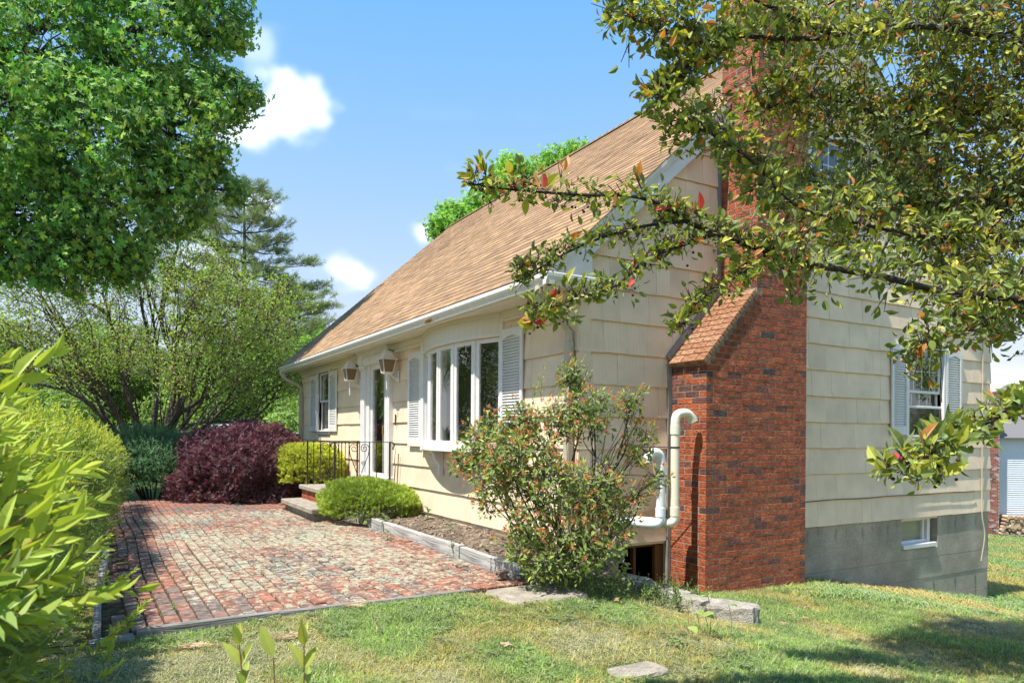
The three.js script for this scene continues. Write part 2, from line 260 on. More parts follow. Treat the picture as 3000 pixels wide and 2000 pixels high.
function minus(rects, o) {                              // axis-aligned rectangles [u0,u1,v0,v1] minus one opening
  const out = [];
  for (const r of rects) {
    if (o[1] <= r[0] || o[0] >= r[1] || o[3] <= r[2] || o[2] >= r[3]) { out.push(r); continue; }
    if (o[0] > r[0]) out.push([r[0], o[0], r[2], r[3]]); if (o[1] < r[1]) out.push([o[1], r[1], r[2], r[3]]);
    const a = max(r[0], o[0]), b = min(r[1], o[1]); if (o[2] > r[2]) out.push([a, b, r[2], o[2]]); if (o[3] < r[3]) out.push([a, b, o[3], r[3]]);
  }
  return out.filter((r) => r[1] - r[0] > 0.015 && r[3] - r[2] > 0.015);
}
function rock(w, h, d, seed, rough = 0.12, n = 2) {     // a rough block
  const g = new THREE.BoxGeometry(w, h, d, 2 + n * 2, 2 + n, 2 + n), p = g.attributes.position;
  for (let i = 0; i < p.count; i++) {
    const x = p.getX(i) / w * 2, y = p.getY(i) / h * 2, z = p.getZ(i) / d * 2, l = pow(pow(abs(x), 8) + pow(abs(y), 8) + pow(abs(z), 8), 1 / 8) || 1, k = 1 / lerp(1, l, 0.9);
    const q = (s) => (noise3(x * 1.7 + s * 9.1 + seed, y * 1.7, z * 1.7 + seed * 3.3) - 0.5) * rough * 2 + (noise3(x * 5 + s * 5 + seed, y * 5, z * 5) - 0.5) * rough * 0.7;
    p.setXYZ(i, (x * k + q(1)) * w / 2, (y * k + q(2)) * h / 2, (z * k + q(3)) * d / 2);
  }
  g.computeVertexNormals(); const r = boxUV(g); r.computeVertexNormals(); return r;
}

// ================================================================== THE SETTING: ground, patio, bed
const PATIO = { x0: -4.08, x1: -0.87, z0: -9.75, z1: 0.5 };
function lawnY(x, z) {
  let y = -0.075 + 0.04 * sstep(-3.6, -2.8, x) * (1 - sstep(0.9, 1.8, z)) - 0.325 * sstep(-1.1, 1.75, x) - (x > 1.75 ? 0.035 * min(x - 1.75, 1.1) : 0) - (x > 2.85 ? 0.165 * (min(x, 7.9) - 2.85) : 0) - (x > 7.9 ? 0.081 * (min(x, 40) - 7.9) : 0);
  y += (fbm(x * 0.9 + 40, z * 0.9 + 40, 4096, 3, 5) - 0.5) * 0.07 * sstep(0.3, 1.5, z + 0.2 * max(0, x));
  return y;
}
function groundY(x, z) {
  const inX = sstep(-4.5, -4.25, x) * (1 - sstep(0.1, 0.5, x)), inZ = sstep(-10.6, -10.1, z) * (1 - sstep(0.35, 0.62, z));
  const underHouse = sstep(0.0, 0.3, x) * (1 - sstep(7.5, 7.85, x)) * sstep(-11.1, -10.8, z) * (1 - sstep(-0.35, -0.1, z));
  return lawnY(x, z) - 0.16 * inX * inZ - 0.7 * underHouse * (x < 1.6 ? 1 : 0.3);
}
{
  const line = (a, b, fine0, fine1, step) => { const r = []; let x = a; while (x < b) { r.push(x); const d = x < fine0 ? fine0 - x : x > fine1 ? x - fine1 : 0; x += step + d * 0.16; } r.push(b); return r; };
  const xs = line(-140, 160, -5.2, 5, 0.13), zs = line(-190, 40, -1, 4.5, 0.13), pos = [], uv = [], idx = [];
  for (const z of zs) for (const x of xs) { pos.push(x, groundY(x, z), z); uv.push(x, z); }
  for (let j = 0; j < zs.length - 1; j++) for (let i = 0; i < xs.length - 1; i++) { const a = j * xs.length + i, b = a + xs.length; idx.push(a, b, a + 1, a + 1, b, b + 1); }
  const g = new THREE.BufferGeometry(); g.setAttribute('position', new THREE.Float32BufferAttribute(pos, 3)); g.setAttribute('uv', new THREE.Float32BufferAttribute(uv, 2)); g.setIndex(idx); g.computeVertexNormals();
  struct('ground', g, M.ground, 'green and straw coloured lawn round the house, sloping down past the gable');
}
// patio: weathered clay pavers laid in running bond, lichen on most of them
const patioY = (x, z) => 0.03 * (fbm(x * 0.8 + 9, z * 0.8 + 9, 4096, 3, 8) - 0.5) - 0.035 * sstep(-3.5, -4.1, x) - 0.012;
{
  // each map runs from bare brick (left) to heavily lichened brick (right); every paver takes its own piece of it
  const w = 2048, h = 512, SX = 4, SZ = 1;
  const cov = new Float32Array(w * h);
  for (let j = 0; j < h; j++) for (let i = 0; i < w; i++) {
    const x = i / w * SX, z = j / h * SZ, den = i / w, a = fbm(x * 34, z * 34, 34, 4, 103), b = noise2(x * 90, z * 90, 90, 107), c = fbm(x * 14, z * 14, 14, 3, 108);
    const thr = lerp(0.80, 0.40, den); cov[j * w + i] = sstep(thr - 0.015, thr + 0.03, 0.6 * a + 0.4 * c + 0.12 * (b - 0.5)) * (0.75 + 0.25 * b);
  }
  const paverTex = (r, g, b) => tex(w, h, (u, v, i, j) => {
    const x = u * SX, z = v * SZ, a = fbm(x * 18, z * 18, 18, 4, 111), s = noise2(x * 240, z * 240, 240, 113), k = cov[j * w + i], m = 1 + 0.8 * (a - 0.5) + 0.35 * (s - 0.5), l = 0.60 + 0.2 * (s - 0.5) + 0.25 * (a - 0.5);
    return [lerp(r * m, l, k), lerp(g * m, l * 0.985, k), lerp(b * m, l * 0.83, k)];
  });
  const bump = rep(T.concreteBump, 0.22);
  M.paver = [[0.54, 0.355, 0.28], [0.515, 0.36, 0.295], [0.475, 0.365, 0.315], [0.42, 0.36, 0.325]].map((c) => std([1, 1, 1], { map: paverTex(...c), bumpMap: bump, bumpScale: 0.006, roughness: 0.92 }));
  const root = thing('brick_patio', 'weathered red brick patio with pale lichen beside the house', 'patio'); root.userData.kind = 'structure'; delete root.userData.category;
  part('joint_bed', (() => { const gb = new GB(); const n = 30, m = 60; for (let j = 0; j < m; j++) for (let i = 0; i < n; i++) { const q = (a, b) => { const x = lerp(PATIO.x0 - 0.05, PATIO.x1, a / n), z = lerp(PATIO.z1 + 0.02, PATIO.z0 - 0.1, b / m); return V(x, patioY(x, z) - 0.02, z); }; const A = q(i, j), B = q(i + 1, j), C = q(i + 1, j + 1), D = q(i, j + 1); gb.quad(A, B, C, D, [A.x, A.z], [B.x, B.z], [C.x, C.z], [D.x, D.z]); } return gb.build(); })(), M.moss, root);
  const r = rng(5), PW = 0.1035, PL = 0.206, list = [];
  const cols = floor((PATIO.x1 - PATIO.x0) / PW);
  for (let c = 0; c < cols; c++) {
    const off = (c % 2) * PL / 2 + r.r(-0.025, 0.025);
    for (let k = -1; k < 53; k++) {
      let za = PATIO.z1 - k * PL - off, zb = za - PL;
      if (za > PATIO.z1) za = PATIO.z1; if (za - zb < 0.05) continue;
      const x = PATIO.x0 + (c + 0.5) * PW + 0.012 * sin(za * 1.3 + c * 0.2) * (c < 8 ? 1.6 : 0.5), zc = (za + zb) / 2;
      const endZ = x < -1.6 ? -9.75 + 0.12 * abs(x + 2.6) : lerp(-9.63, -8.6, (x + 1.6) / 0.75);
      if (zc < endZ || (x > -1.42 && zc < -4.75 && zc > -6.95)) continue;
      if (c === 0 && r() < 0.25 || c === 1 && r() < 0.05) continue;
      const tone = fbm(x * 2.2 + 3, zc * 1.2 + 3, 4096, 2, 15) + r.r(-0.38, 0.38);
      const m = tone < 0.24 ? 3 : tone < 0.44 ? 2 : tone < 0.64 ? 1 : 0;
      const zone = sstep(-3.9, -3.2, x) * (1 - 0.35 * sstep(-1.4, -0.9, x)) * sstep(-7.6, -6.0, zc) * (1 - 0.3 * sstep(-0.4, 0.4, zc)) * (0.35 + 0.9 * fbm(x * 1.2 + 5, zc * 1.0 + 5, 4096, 2, 101)) + 0.12 * sstep(-8, -2, zc);
      list.push({ u: clamp(zone * 0.9 + r.r(-0.13, 0.13), 0.02, 0.94), v: r(), x, zc, l: za - zb, m, y: patioY(x, zc) + r.r(-0.004, 0.004) + (r() < 0.02 ? 0.012 : 0), rx: r.r(-0.02, 0.02), rz: r.r(-0.03, 0.03), ry: r.r(-0.018, 0.018) });
    }
  }
  const geo = (q) => {
    const g = cbox(PW - 0.0105, 0.055, q.l - 0.007, 0.006); g.rotateX(q.rx); g.rotateZ(q.rz); g.rotateY(q.ry); g.translate(q.x, q.y - 0.0275, q.zc);
    const p = g.attributes.position, u = g.attributes.uv; for (let i = 0; i < p.count; i++) u.setXY(i, q.u + (p.getX(i) - q.x) / SX, q.v + (p.getZ(i) - q.zc) / SZ); return g;
  };
  list.sort((a, b) => fwdOf(V(a.x, 0, a.zc)) - fwdOf(V(b.x, 0, b.zc)));
  list.slice(0, 300).forEach((q) => part('paver', geo(q), M.paver[q.m], root));
  const rest = list.slice(300), gs = [0, 1, 2, 3].map((m) => mergeGeometries(rest.filter((q) => q.m === m).map(geo)));
  const far = part('pavers', mergeGeometries(gs, true), M.paver, root); far.userData.kind = 'stuff';
}
// bed of bare soil along the front wall
const bedY = (x, z) => 0.075 + 0.05 * (fbm(x * 3 + 3, z * 3 + 3, 4096, 4, 9) - 0.5) - 0.22 * sstep(-0.3, 1.0, z) + 0.03 * sstep(-0.7, -0.3, x);
{
  const gb = new GB(), n = 22, m = 110;
  const q = (i, j) => { const z = lerp(1.0, -10.2, j / m), x = lerp(z > 0.36 ? -0.85 : -0.80, z > 0 ? 0.35 : 0.05, i / n); const e = max(sstep(0.45, 0.95, z), z > 0 ? sstep(0.1, 0.34, x) : 0, z > 0 ? sstep(-0.72, -0.84, x) : 0); return V(x, lerp(bedY(x, z), lawnY(x, z) - 0.09, e), z); };
  for (let j = 0; j < m; j++) for (let i = 0; i < n; i++) { const A = q(i, j), B = q(i + 1, j), C = q(i + 1, j + 1), D = q(i, j + 1); gb.quad(A, B, C, D, [A.x, A.z], [B.x, B.z], [C.x, C.z], [D.x, D.z]); }
  const g = gb.build(); struct('flower_bed', g, M.soil, 'bare grey brown soil bed along the front wall');
  const r = rng(9), cl = new THREE.InstancedMesh(rock(1, 0.7, 1, 3, 0.4, 0), M.clod, 1700), o = new THREE.Object3D();
  for (let k = 0; k < 1700; k++) { const z = r.r(-4.9, 0.7), x = r.r(-0.78, z > 0 ? 0.25 : -0.02), s = 0.007 + 0.034 * pow(r(), 4); o.position.set(x, bedY(x, z) + s * 0.2, z); o.rotation.set(r() * 6, r() * 6, r() * 6); o.scale.set(s * r.r(0.8, 1.5), s, s); o.updateMatrix(); cl.setMatrixAt(k, o.matrix); const t = r.r(0.75, 1.5); cl.setColorAt(k, lin(t, t * 0.97, t * 0.93)); }
  cl.name = 'soil_clods'; shade(cl); tag(cl, 'crumbly clods lying on the bare soil bed', undefined, undefined, 'stuff'); scene.add(cl);
}
// weathered timber edging
{
  const timber = (name, pts, h, t, m, label, group, y0 = -0.06) => {
    const gb = new GB(), r = rng(pts.length * 31 + floor(abs(pts[0][1]) * 100)), n = pts.length;
    const sec = pts.map(([x, z, yy = 0], i) => { const a = pts[max(0, i - 1)], b = pts[min(n - 1, i + 1)], dx = b[0] - a[0], dz = b[1] - a[1], l = hypot(dx, dz), nx = -dz / l, nz = dx / l, top = h + yy + r.r(-0.006, 0.006), c = 0.007; return [[-1, y0], [-1, top - c], [-1 + 2 * c / t, top], [1 - 2 * c / t, top], [1, top - c], [1, y0]].map(([k, y]) => V(x + nx * k * t / 2, y, z + nz * k * t / 2)); });
    let len = 0;
    for (let i = 0; i < n - 1; i++) { const l = hypot(pts[i + 1][0] - pts[i][0], pts[i + 1][1] - pts[i][1]); let v = 0; for (let k = 0; k < 5; k++) { const A = sec[i][k], B = sec[i + 1][k], C = sec[i + 1][k + 1], D = sec[i][k + 1], w = A.distanceTo(D); gb.quad(A, B, C, D, [len, v], [len + l, v], [len + l, v + w], [len, v + w]); v += w; } len += l; }
    for (const [s, f] of [[sec[0], 1], [sec[n - 1], -1]]) for (let k = 1; k < 5; k++) f > 0 ? gb.tri(s[0], s[k], s[k + 1], [0, s[0].y], [0.02, s[k].y], [0.03, s[k + 1].y]) : gb.tri(s[0], s[k + 1], s[k], [0, s[0].y], [0.02, s[k + 1].y], [0.03, s[k].y]);
    return solo(name, gb.build(), m, label, 'timber', group);
  };
  const gB = 'timbers edging the soil bed';
  timber('edging_timber', [[-0.845, -5.08], [-0.835, -4.3], [-0.83, -3.72]], 0.10, 0.07, M.timber, 'short grey weathered timber edging the soil bed by the low yew', gB);
  timber('edging_timber', [[-0.83, -3.71], [-0.83, -2.8], [-0.825, -1.9], [-0.825, -0.93]], 0.115, 0.07, M.timber, 'longest grey weathered timber edging the bare soil bed', gB);
  timber('edging_timber', [[-0.815, -0.92], [-0.82, -0.3], [-0.84, 0.36]], 0.10, 0.07, M.timber, 'grey edging timber ending under the brown flowered bush', gB);
  const gP = 'timbers edging the patio';
  timber('edging_timber', [[-4.2, 0.62, -0.045], [-3.95, 0.605, -0.03]], 0.0, 0.13, M.timberDark, 'splintered stub of timber at the patio corner by the hedge', gP, -0.16);
  timber('edging_timber', [[-3.93, 0.555], [-3.1, 0.545], [-2.2, 0.545], [-1.46, 0.54]], -0.004, 0.045, M.timberDark, 'dark thin timber between brick patio and lawn', gP, -0.14);
  timber('edging_timber', [[-4.16, 0.5], [-4.15, -1.2]], -0.005, 0.05, M.timberDark, 'dark timber under the hedge at the patio edge', gP, -0.12);
  timber('edging_timber', [[-4.13, -1.25], [-4.08, -2.6], [-4.06, -4.4]], 0.05, 0.055, M.timberDark, 'raised dark timber under the hedge half way along the patio', gP, -0.12);
  timber('edging_timber', [[-1.62, -9.72, 0], [-1.1, -9.35], [-0.62, -8.72]], 0.09, 0.06, M.timber, 'pale timber at the far patio edge below the maroon maple', gP);
}
// stepping slabs
solo('concrete_slab', move(rock(0.74, 0.09, 0.56, 4, 0.03, 1), -1.02, -0.05, 0.86).rotateY(0), M.slab, 'rough concrete slab set at the corner of the patio', 'slab');
{ const p = onY(1870, 1990, -0.12); solo('stepping_stone', move(rock(0.34, 0.06, 0.2, 8, 0.1, 1), p.x, lawnY(p.x, p.z) - 0.008, p.z), M.slab, 'pale flat stepping stone half sunk in the lawn', 'stone'); }
// granite blocks stepping down from the house corner
{
  const blocks = [[0.36, -0.02, 0.12, 0.30, 0.30, 0.34, -0.1, 'squarish granite block on the rubble beside the vent pipes'], [0.30, 0.5, -0.17, 0.24, 0.2, 0.42, 0.05, 'low granite block half hidden by weeds under the bush'], [0.36, 0.97, -0.2, 0.22, 0.2, 0.36, -0.08, 'small granite block between weeds and the chimney foot'], [0.34, 1.3, -0.22, 0.2, 0.22, 0.3, 0.12, 'rounded granite block second from the end of the edging'], [0.45, 1.62, -0.215, 0.26, 0.21, 0.40, 0.5, 'large granite block ending the edging on the lawn']];
  blocks.forEach(([x, z, y, w, h, d, t, label], k) => { const o = solo('granite_block', rock(w, h, d, k * 7 + 2, 0.14, 3), M.granite, label, 'block', 'granite blocks edging the bush bed'); o.position.set(x, y, z); o.rotation.y = t; });
}

// ================================================================== THE HOUSE
const house = thing('house', 'beige shingled cape house with tan roof and brick chimney', 'house');
const FR = { L: -11.15, f: (u, v, d) => V(-d, v, u), box: (u0, u1, v0, v1, d0, d1, b) => cb(-d1, -d0, v0, v1, u0, u1, b) };
const GA = { L: 7.93, f: (u, v, d) => V(u, v, d), box: (u0, u1, v0, v1, d0, d1, b) => cb(u0, u1, v0, v1, d0, d1, b) };
const H0 = 2.4707, SP = 0.3309;                          // course 0 lower edge and course height
const SLOPE = 0.905, RX = 3.965, EX = -0.47, EY = 2.86, RY = EY + SLOPE * (RX - EX);   // roof: eave edge and ridge
const roofY = (x) => EY + SLOPE * (min(x, 2 * RX - x) - EX);
const OPEN_F = { win: [-9.72, -8.85, 1.37, 2.6], door: [-6.55, -5.2, 0.36, 2.7], bow: [-3.84, -1.56, 1.1, 2.72] };
const OPEN_G = { win: [5.68, 6.55, 1.33, 2.56], up: [3.55, 4.4, 3.9, 5.1] };
{
  const fw = part('front_wall', (() => { const s = new THREE.Shape([[0, -0.7], [-FR.L, -0.7], [-FR.L, 2.75], [0, 2.75]].map(([x, y]) => new THREE.Vector2(x, y))); for (const o of Object.values(OPEN_F)) s.holes.push(new THREE.Path([[-o[1], o[2]], [-o[1], o[3]], [-o[0], o[3]], [-o[0], o[2]]].map(([x, y]) => new THREE.Vector2(x, y)))); const g = new THREE.ExtrudeGeometry(s, { depth: 0.14, bevelEnabled: false }); g.rotateY(PI / 2); g.translate(0.022, 0, 0); return boxUV(g); })(), M.siding2, house);
  const gw = part('gable_wall', (() => { const s = new THREE.Shape([[0.17, -0.4], [7.9, -0.4], [7.9, 2.8], [7.9, roofY(7.9) - 0.12], [RX, RY - 0.12], [0.17, roofY(0.17) - 0.12]].map(([x, y]) => new THREE.Vector2(x, y))); for (const o of [...Object.values(OPEN_G), [0.5, 1.22, -0.38, 0.12], [5.58, 6.5, -0.3, 0.12]]) s.holes.push(new THREE.Path([[o[0], o[2]], [o[0], o[3]], [o[1], o[3]], [o[1], o[2]]].map(([x, y]) => new THREE.Vector2(x, y)))); const g = new THREE.ExtrudeGeometry(s, { depth: 0.12, bevelEnabled: false }); g.translate(0, 0, -0.145); return boxUV(g); })(), M.siding2, house);
  // siding shingles
  const all = [], r = rng(21);
  for (const [wall, open, len, sgn] of [[FR, Object.values(OPEN_F).map((o) => o.slice()), 11.15, -1], [GA, [...Object.values(OPEN_G), [1.245, 2.825, -1, 2.06], [1.99, 2.825, 2.0, 9]], 7.93, 1]]) {
    for (let k = 7; k > (wall === FR ? -2 : -14); k--) {
      const v0 = H0 - SP * k + (k === 7 ? -0.004 : 0), v1 = v0 + SP + 0.03; let u = 0;
      while (u < len - 0.01) {
        let w = wall === FR ? r.r(0.26, 0.62) : r.r(0.17, 0.42); if (u + w > len - 0.12) w = len - u;
        const g = r() < 0.3 ? 0.0016 : 0.0008, a = u + g, b = u + w - g, drop = r.r(-0.0035, 0.0035), out = r.r(-0.0015, 0.0015), mt = r.i(3); u += w;
        let rects = [sgn < 0 ? [-b, -a, v0 + drop, v1] : [a, b, v0 + drop, v1]]; for (const o of open) rects = minus(rects, o);
        for (const q of rects) {
          let poly = [[q[0], q[2]], [q[1], q[2]], [q[1], q[3]], [q[0], q[3]]];
          if (wall === FR) poly = clipLine(poly, 0, 1, 2.73); else { poly = clipLine(poly, -SLOPE, 1, EY - SLOPE * EX - 0.1); poly = clipLine(poly, SLOPE, 1, RY + SLOPE * RX - 0.1); }
          if (poly.length < 3) continue;
          const f = (uu, v, d) => wall.f(uu, v, out + 0.002 - 0.021 * (v - v0) / SP + d);
          if (sgn < 0) poly = poly.slice().reverse();
          const c = wall.f((q[0] + q[1]) / 2, (q[2] + q[3]) / 2, 0), [px, py, fd] = toPx(c);
          all.push({ wall, poly, f, mt, s: (px > 0 && px < 3000 && py > 0 ? 1 : 0.02) * (q[1] - q[0]) * (wall === FR ? 0.5 : 0.86) / fd });
        }
      }
    }
  }
  all.sort((a, b) => b.s - a.s);
  const mats = [M.siding, M.siding2, M.siding3], rest = [];
  all.forEach((q, k) => { const g = prism(q.poly, q.f, 0.011); if (k < 300) part('siding_shingle', g, mats[q.mt], q.wall === FR ? fw : gw); else rest.push(g); });
  part('siding_shingles', mergeGeometries(rest), M.siding, house).userData.kind = 'stuff';
  part('far_gable_wall', (() => { const s = new THREE.Shape([[0.1, -0.7], [7.9, -0.7], [7.9, roofY(7.9) - 0.12], [RX, RY - 0.12], [0.1, roofY(0.1) - 0.12]].map(([x, y]) => new THREE.Vector2(x, y))); const g = new THREE.ExtrudeGeometry(s, { depth: 0.12, bevelEnabled: false }); g.translate(0, 0, FR.L); return boxUV(g); })(), M.siding2, house);
  part('rear_wall', bx(7.78, 7.92, -1.6, 2.75, FR.L + 0.13, -0.15), M.siding2, house);
  // rooms behind the glass
  const room = merge([bx(0.2, 7.75, 0.30, 0.36, FR.L + 0.15, -0.2)]);
  part('room_floor', room, M.roomFloor, house);
  part('room_ceiling', bx(0.2, 7.75, 2.72, 2.76, FR.L + 0.15, -0.2), M.room, house);
  part('room_partition', merge([bx(3.9, 4.0, 0.37, 2.71, FR.L + 0.15, -0.2), bx(0.2, 3.88, 0.37, 2.71, -7.3, -7.2), bx(0.2, 3.88, 0.37, 2.71, -4.75, -4.65), bx(4.05, 7.7, 0.37, 2.71, -4.1, -4.0)]), M.room, house);
  part('attic_floor', bx(0.9, 7.0, 3.6, 3.65, FR.L + 0.15, -0.2), M.room, house);
  part('attic_partition', bx(2.6, 5.3, 3.66, 5.2, -3.1, -3.0), M.room, house);
}
// foundation: board-formed concrete, one strip for each pour
{
  const fd = part('foundation', merge([bx(0.03, 0.3, -0.75, 0.14, FR.L, -0.03)]), M.concrete, house);
  const r = rng(31), hs = 0.295, tops = []; for (let y = 0.15; y > -2.1; y -= hs) tops.push(y);
  tops.forEach((y, k) => {
    let rects = [[0.03, 7.9, y - hs, y]]; for (const o of [[5.59, 6.49, -0.3, 0.2], [0.55, 1.24, -0.36, 0.2], [1.26, 2.81, -3, 0.2]]) rects = minus(rects, o);
    const dz = r.r(-0.0035, 0.0035);
    rects.forEach((q) => part('concrete_course', bx(q[0], q[1], q[2] + 0.0015, q[3] - 0.0015, -0.27, -0.021 + dz), M.concrete, fd));
    if (k > 0) part('concrete_fin', merge(minus(minus([[2.83, 7.88, y - 0.005, y + 0.003]], [5.59, 6.49, -0.3, 0.2]), [9, 10, 9, 10]).map((q) => bx(q[0], q[1], y - 0.005, y + 0.0035, -0.1, -0.0155 + 0.002 * (k % 2))).concat([bx(0.04, 0.2, y - 0.005, y + 0.003, -0.1, -0.016)])), M.concrete, fd);
  });
  const bw = part('basement_window', merge([cb(5.60, 6.42, -0.285, -0.225, -0.16, 0.012), cb(6.35, 6.42, -0.225, 0.12, -0.17, -0.09), cb(5.6, 6.35, 0.09, 0.13, -0.17, -0.1), cb(5.6, 5.66, -0.225, 0.09, -0.17, -0.1), cb(5.66, 6.35, -0.225, -0.19, -0.165, -0.105), cb(6.27, 6.3, -0.19, 0.09, -0.16, -0.11)]), M.white, house);
  part('pane', bx(5.665, 6.345, -0.188, 0.088, -0.14, -0.136), M.glass, bw);
  part('blind', (() => { const gb = new GB(); for (let i = 0; i < 60; i++) { const f = (k) => V(5.66 + k * 0.0115, 0, -0.2 - 0.012 * (k % 2)); const a = f(i), b = f(i + 1); gb.auto(a.clone().setY(-0.22), b.clone().setY(-0.22), b.clone().setY(0.09), a.clone().setY(0.09)); } return gb.build(); })(), M.curtain, bw);
  part('basement_lining', merge([bx(5.5, 6.6, -0.5, 0.2, -0.9, -0.85), bx(0.45, 1.3, -0.6, 0.12, -1.0, -0.95)]), M.concrete, house);
  // raw opening below the siding by the vents
  const cr = part('crawl_opening', merge([bx(1.10, 1.235, -0.45, 0.10, -0.12, -0.075), bx(0.86, 0.895, -0.4, 0.11, -0.2, -0.15), bx(0.56, 1.22, 0.085, 0.125, -0.2, -0.1)]), M.rawWood, house);
  part('board', boxUV(move(new THREE.BoxGeometry(0.6, 0.02, 0.3), 0.92, -0.33, -0.05)), M.rawWood, cr);
}
// roof
{
  const A = Math.atan(SLOPE), cA = cos(A), sA = sin(A), L = (RX - EX) / cA, Z0 = FR.L - 0.16, Z1 = 0.15;
  const P = (s, n, z) => V(EX + s * cA - n * sA, EY + s * sA + n * cA, z);
  const roof = part('roof', (() => { const gb = new GB(); const a = P(0, -0.004, Z1), b = P(0, -0.004, Z0), c = P(L, -0.004, Z0), d = P(L, -0.004, Z1); gb.auto(a, b, c, d); const e = P(0, -0.04, Z1), f = P(0, -0.04, Z0), g = P(L, -0.04, Z0), h = P(L, -0.04, Z1); gb.auto(h, g, f, e); gb.auto(a, d, h, e); gb.auto(c, b, f, g); gb.auto(b, a, e, f); return gb.build(); })(), M.cream, house);
  M.roof = std([1, 1, 1], { map: rep(T.granule, 0.8), vertexColors: true, roughness: 0.95 });
  part('rear_slope', (() => { const gb = new GB(true), m = (v) => V(2 * RX - v.x, v.y, v.z); gb.auto(m(P(0, 0, Z1)), m(P(L, 0, Z1)), m(P(L, 0, Z0)), m(P(0, 0, Z0)), [0.3, 0.19, 0.1]); gb.auto(m(P(0, -0.04, Z0)), m(P(L, -0.04, Z0)), m(P(L, -0.04, Z1)), m(P(0, -0.04, Z1)), [0.5, 0.45, 0.4]); return gb.build(); })(), M.roof, roof);
  const r = rng(41), ex = 0.127, n = floor(L / ex);
  for (let i = 0; i <= n; i++) {
    const s0 = i * ex - 0.012, s1 = min(s0 + ex + 0.02, L + 0.005), gb = new GB(true); let z = Z1 + 0.012 - ((i * 0.101) % 0.305) + 0.0; let first = true;
    const wob = (zz) => 0.004 * (noise2(zz * 1.7 + i * 5.3, i * 3.1, 4096, 6) - 0.5);
    while (z > Z0 - 0.01) {
      let w = first ? 0.305 - ((i * 0.101) % 0.305) : 0.305; let za = first ? Z1 + 0.012 : z; first = false; let zb = max(za - w, Z0 - 0.012); z = zb; if (za - zb < 0.02) continue;
      const t = 0.86 + 0.36 * (r() - 0.5) + 0.3 * (fbm(za * 0.5 + 20, i * 0.13 + 20, 4096, 3, 4) - 0.5), br = r() < 0.12 ? 0.82 : 1, col = [0.56 * t * br, 0.338 * t * br, 0.175 * t * br * (0.95 + 0.1 * r())];
      const g = 0.0025, up = r.r(0, 0.0025), a = P(s0 + wob(za), 0.0095 + up, za - g), b = P(s0 + wob(zb), 0.0095 + up, zb + g), c = P(s1, 0.004, zb + g), d = P(s1, 0.004, za - g), a2 = P(s0 + wob(za), 0.001, za - g), b2 = P(s0 + wob(zb), 0.001, zb + g), o = [za + i, i * 0.37];
      gb.auto(b, a, d, c, col, o); gb.auto(a, b, b2, a2, col.map((q) => q * 0.8), o); gb.auto(d, a, a2, P(s1, 0, za - g), col, o);
    }
    part('shingle_course', gb.build(), M.roof, roof);
  }
  part('ridge_cap', (() => { const gb = new GB(true); for (let z = Z1; z > Z0; z -= 0.2) { const t = 0.42 * r.r(0.8, 1.1), col = [t, t * 0.62, t * 0.32], q = (dx, zz, dy) => V(RX + dx, RY + 0.035 - abs(dx) * SLOPE + dy, zz); gb.auto(q(-0.13, z, 0.01), q(0, z, 0.01), q(0, z - 0.22, 0), q(-0.13, z - 0.22, 0), col); gb.auto(q(0, z, 0.01), q(0.13, z, 0.01), q(0.13, z - 0.22, 0), q(0, z - 0.22, 0), col); } return gb.build(); })(), M.roof, roof);
  // white trim along both rakes, the boxed eave and its return
  const rake = (sgn) => { const m = (x) => sgn > 0 ? x : 2 * RX - x; const top = (x) => EY + SLOPE * (x - EX) - 0.045, poly = [[m(EX + 0.06), top(EX + 0.06)], [m(EX + 0.06), top(EX + 0.06) - 0.02], [m(0.10), top(0.10) - 0.235], [m(RX), top(RX) - 0.235], [m(RX), top(RX)]]; return prism(sgn > 0 ? poly : poly.slice().reverse(), (u, v, d) => V(u, v, 0.105 + d), 0.10); };
  const mould = (sgn) => { const m = (x) => sgn > 0 ? x : 2 * RX - x; const top = (x) => EY + SLOPE * (x - EX) - 0.044, poly = [[m(EX + 0.03), top(EX + 0.03)], [m(EX + 0.03), top(EX + 0.03) - 0.055], [m(RX), top(RX) - 0.055], [m(RX), top(RX)]]; return prism(sgn > 0 ? poly : poly.slice().reverse(), (u, v, d) => V(u, v, 0.132 + d), 0.025); };
  const rk = part('rake_board', rake(1), M.white, house); part('rake_moulding', mould(1), M.white, rk);
  const rk2 = part('rake_board', rake(-1), M.white, house); part('rake_moulding', mould(-1), M.white, rk2);
  part('cornice_return', merge([prism([[EX + 0.07, 2.79], [0.10, 2.79], [0.10, roofY(0.10) - 0.13], [EX + 0.07, roofY(EX + 0.07) - 0.06]], (u, v, d) => V(u, v, 0.098 + d), 0.09), cb(EX + 0.06, 0.11, 2.83, 2.855, 0.0, 0.135)]), M.white, house);
  part('soffit', merge([bx(-0.40, 0.02, 2.745, 2.765, Z0 + 0.05, 0.09), cb(-0.415, -0.395, 2.70, 2.86, Z0 + 0.03, 0.1), cb(-0.045, -0.004, 2.66, 2.745, FR.L, -5.02), cb(-0.045, -0.004, 2.66, 2.745, -5.02, -3.93), cb(-0.045, -0.004, 2.66, 2.745, -1.5, 0.03), cb(-0.025, 0.0, 2.60, 2.66, FR.L, -6.7), cb(-0.025, 0.0, 2.60, 2.66, -5.05, -3.93), cb(-0.025, 0.0, 2.62, 2.66, -1.5, 0.0)]), M.cream, house);
  // gutter with its return, open on top
  const prof = [[0, 0.108], [0, 0], [-0.055, 0], [-0.062, 0.03], [-0.078, 0.052], [-0.088, 0.075], [-0.088, 0.108], [-0.082, 0.116], [-0.076, 0.108], [-0.082, 0.105], [-0.082, 0.078], [-0.072, 0.056], [-0.056, 0.034], [-0.05, 0.006], [-0.006, 0.006], [-0.006, 0.108]];
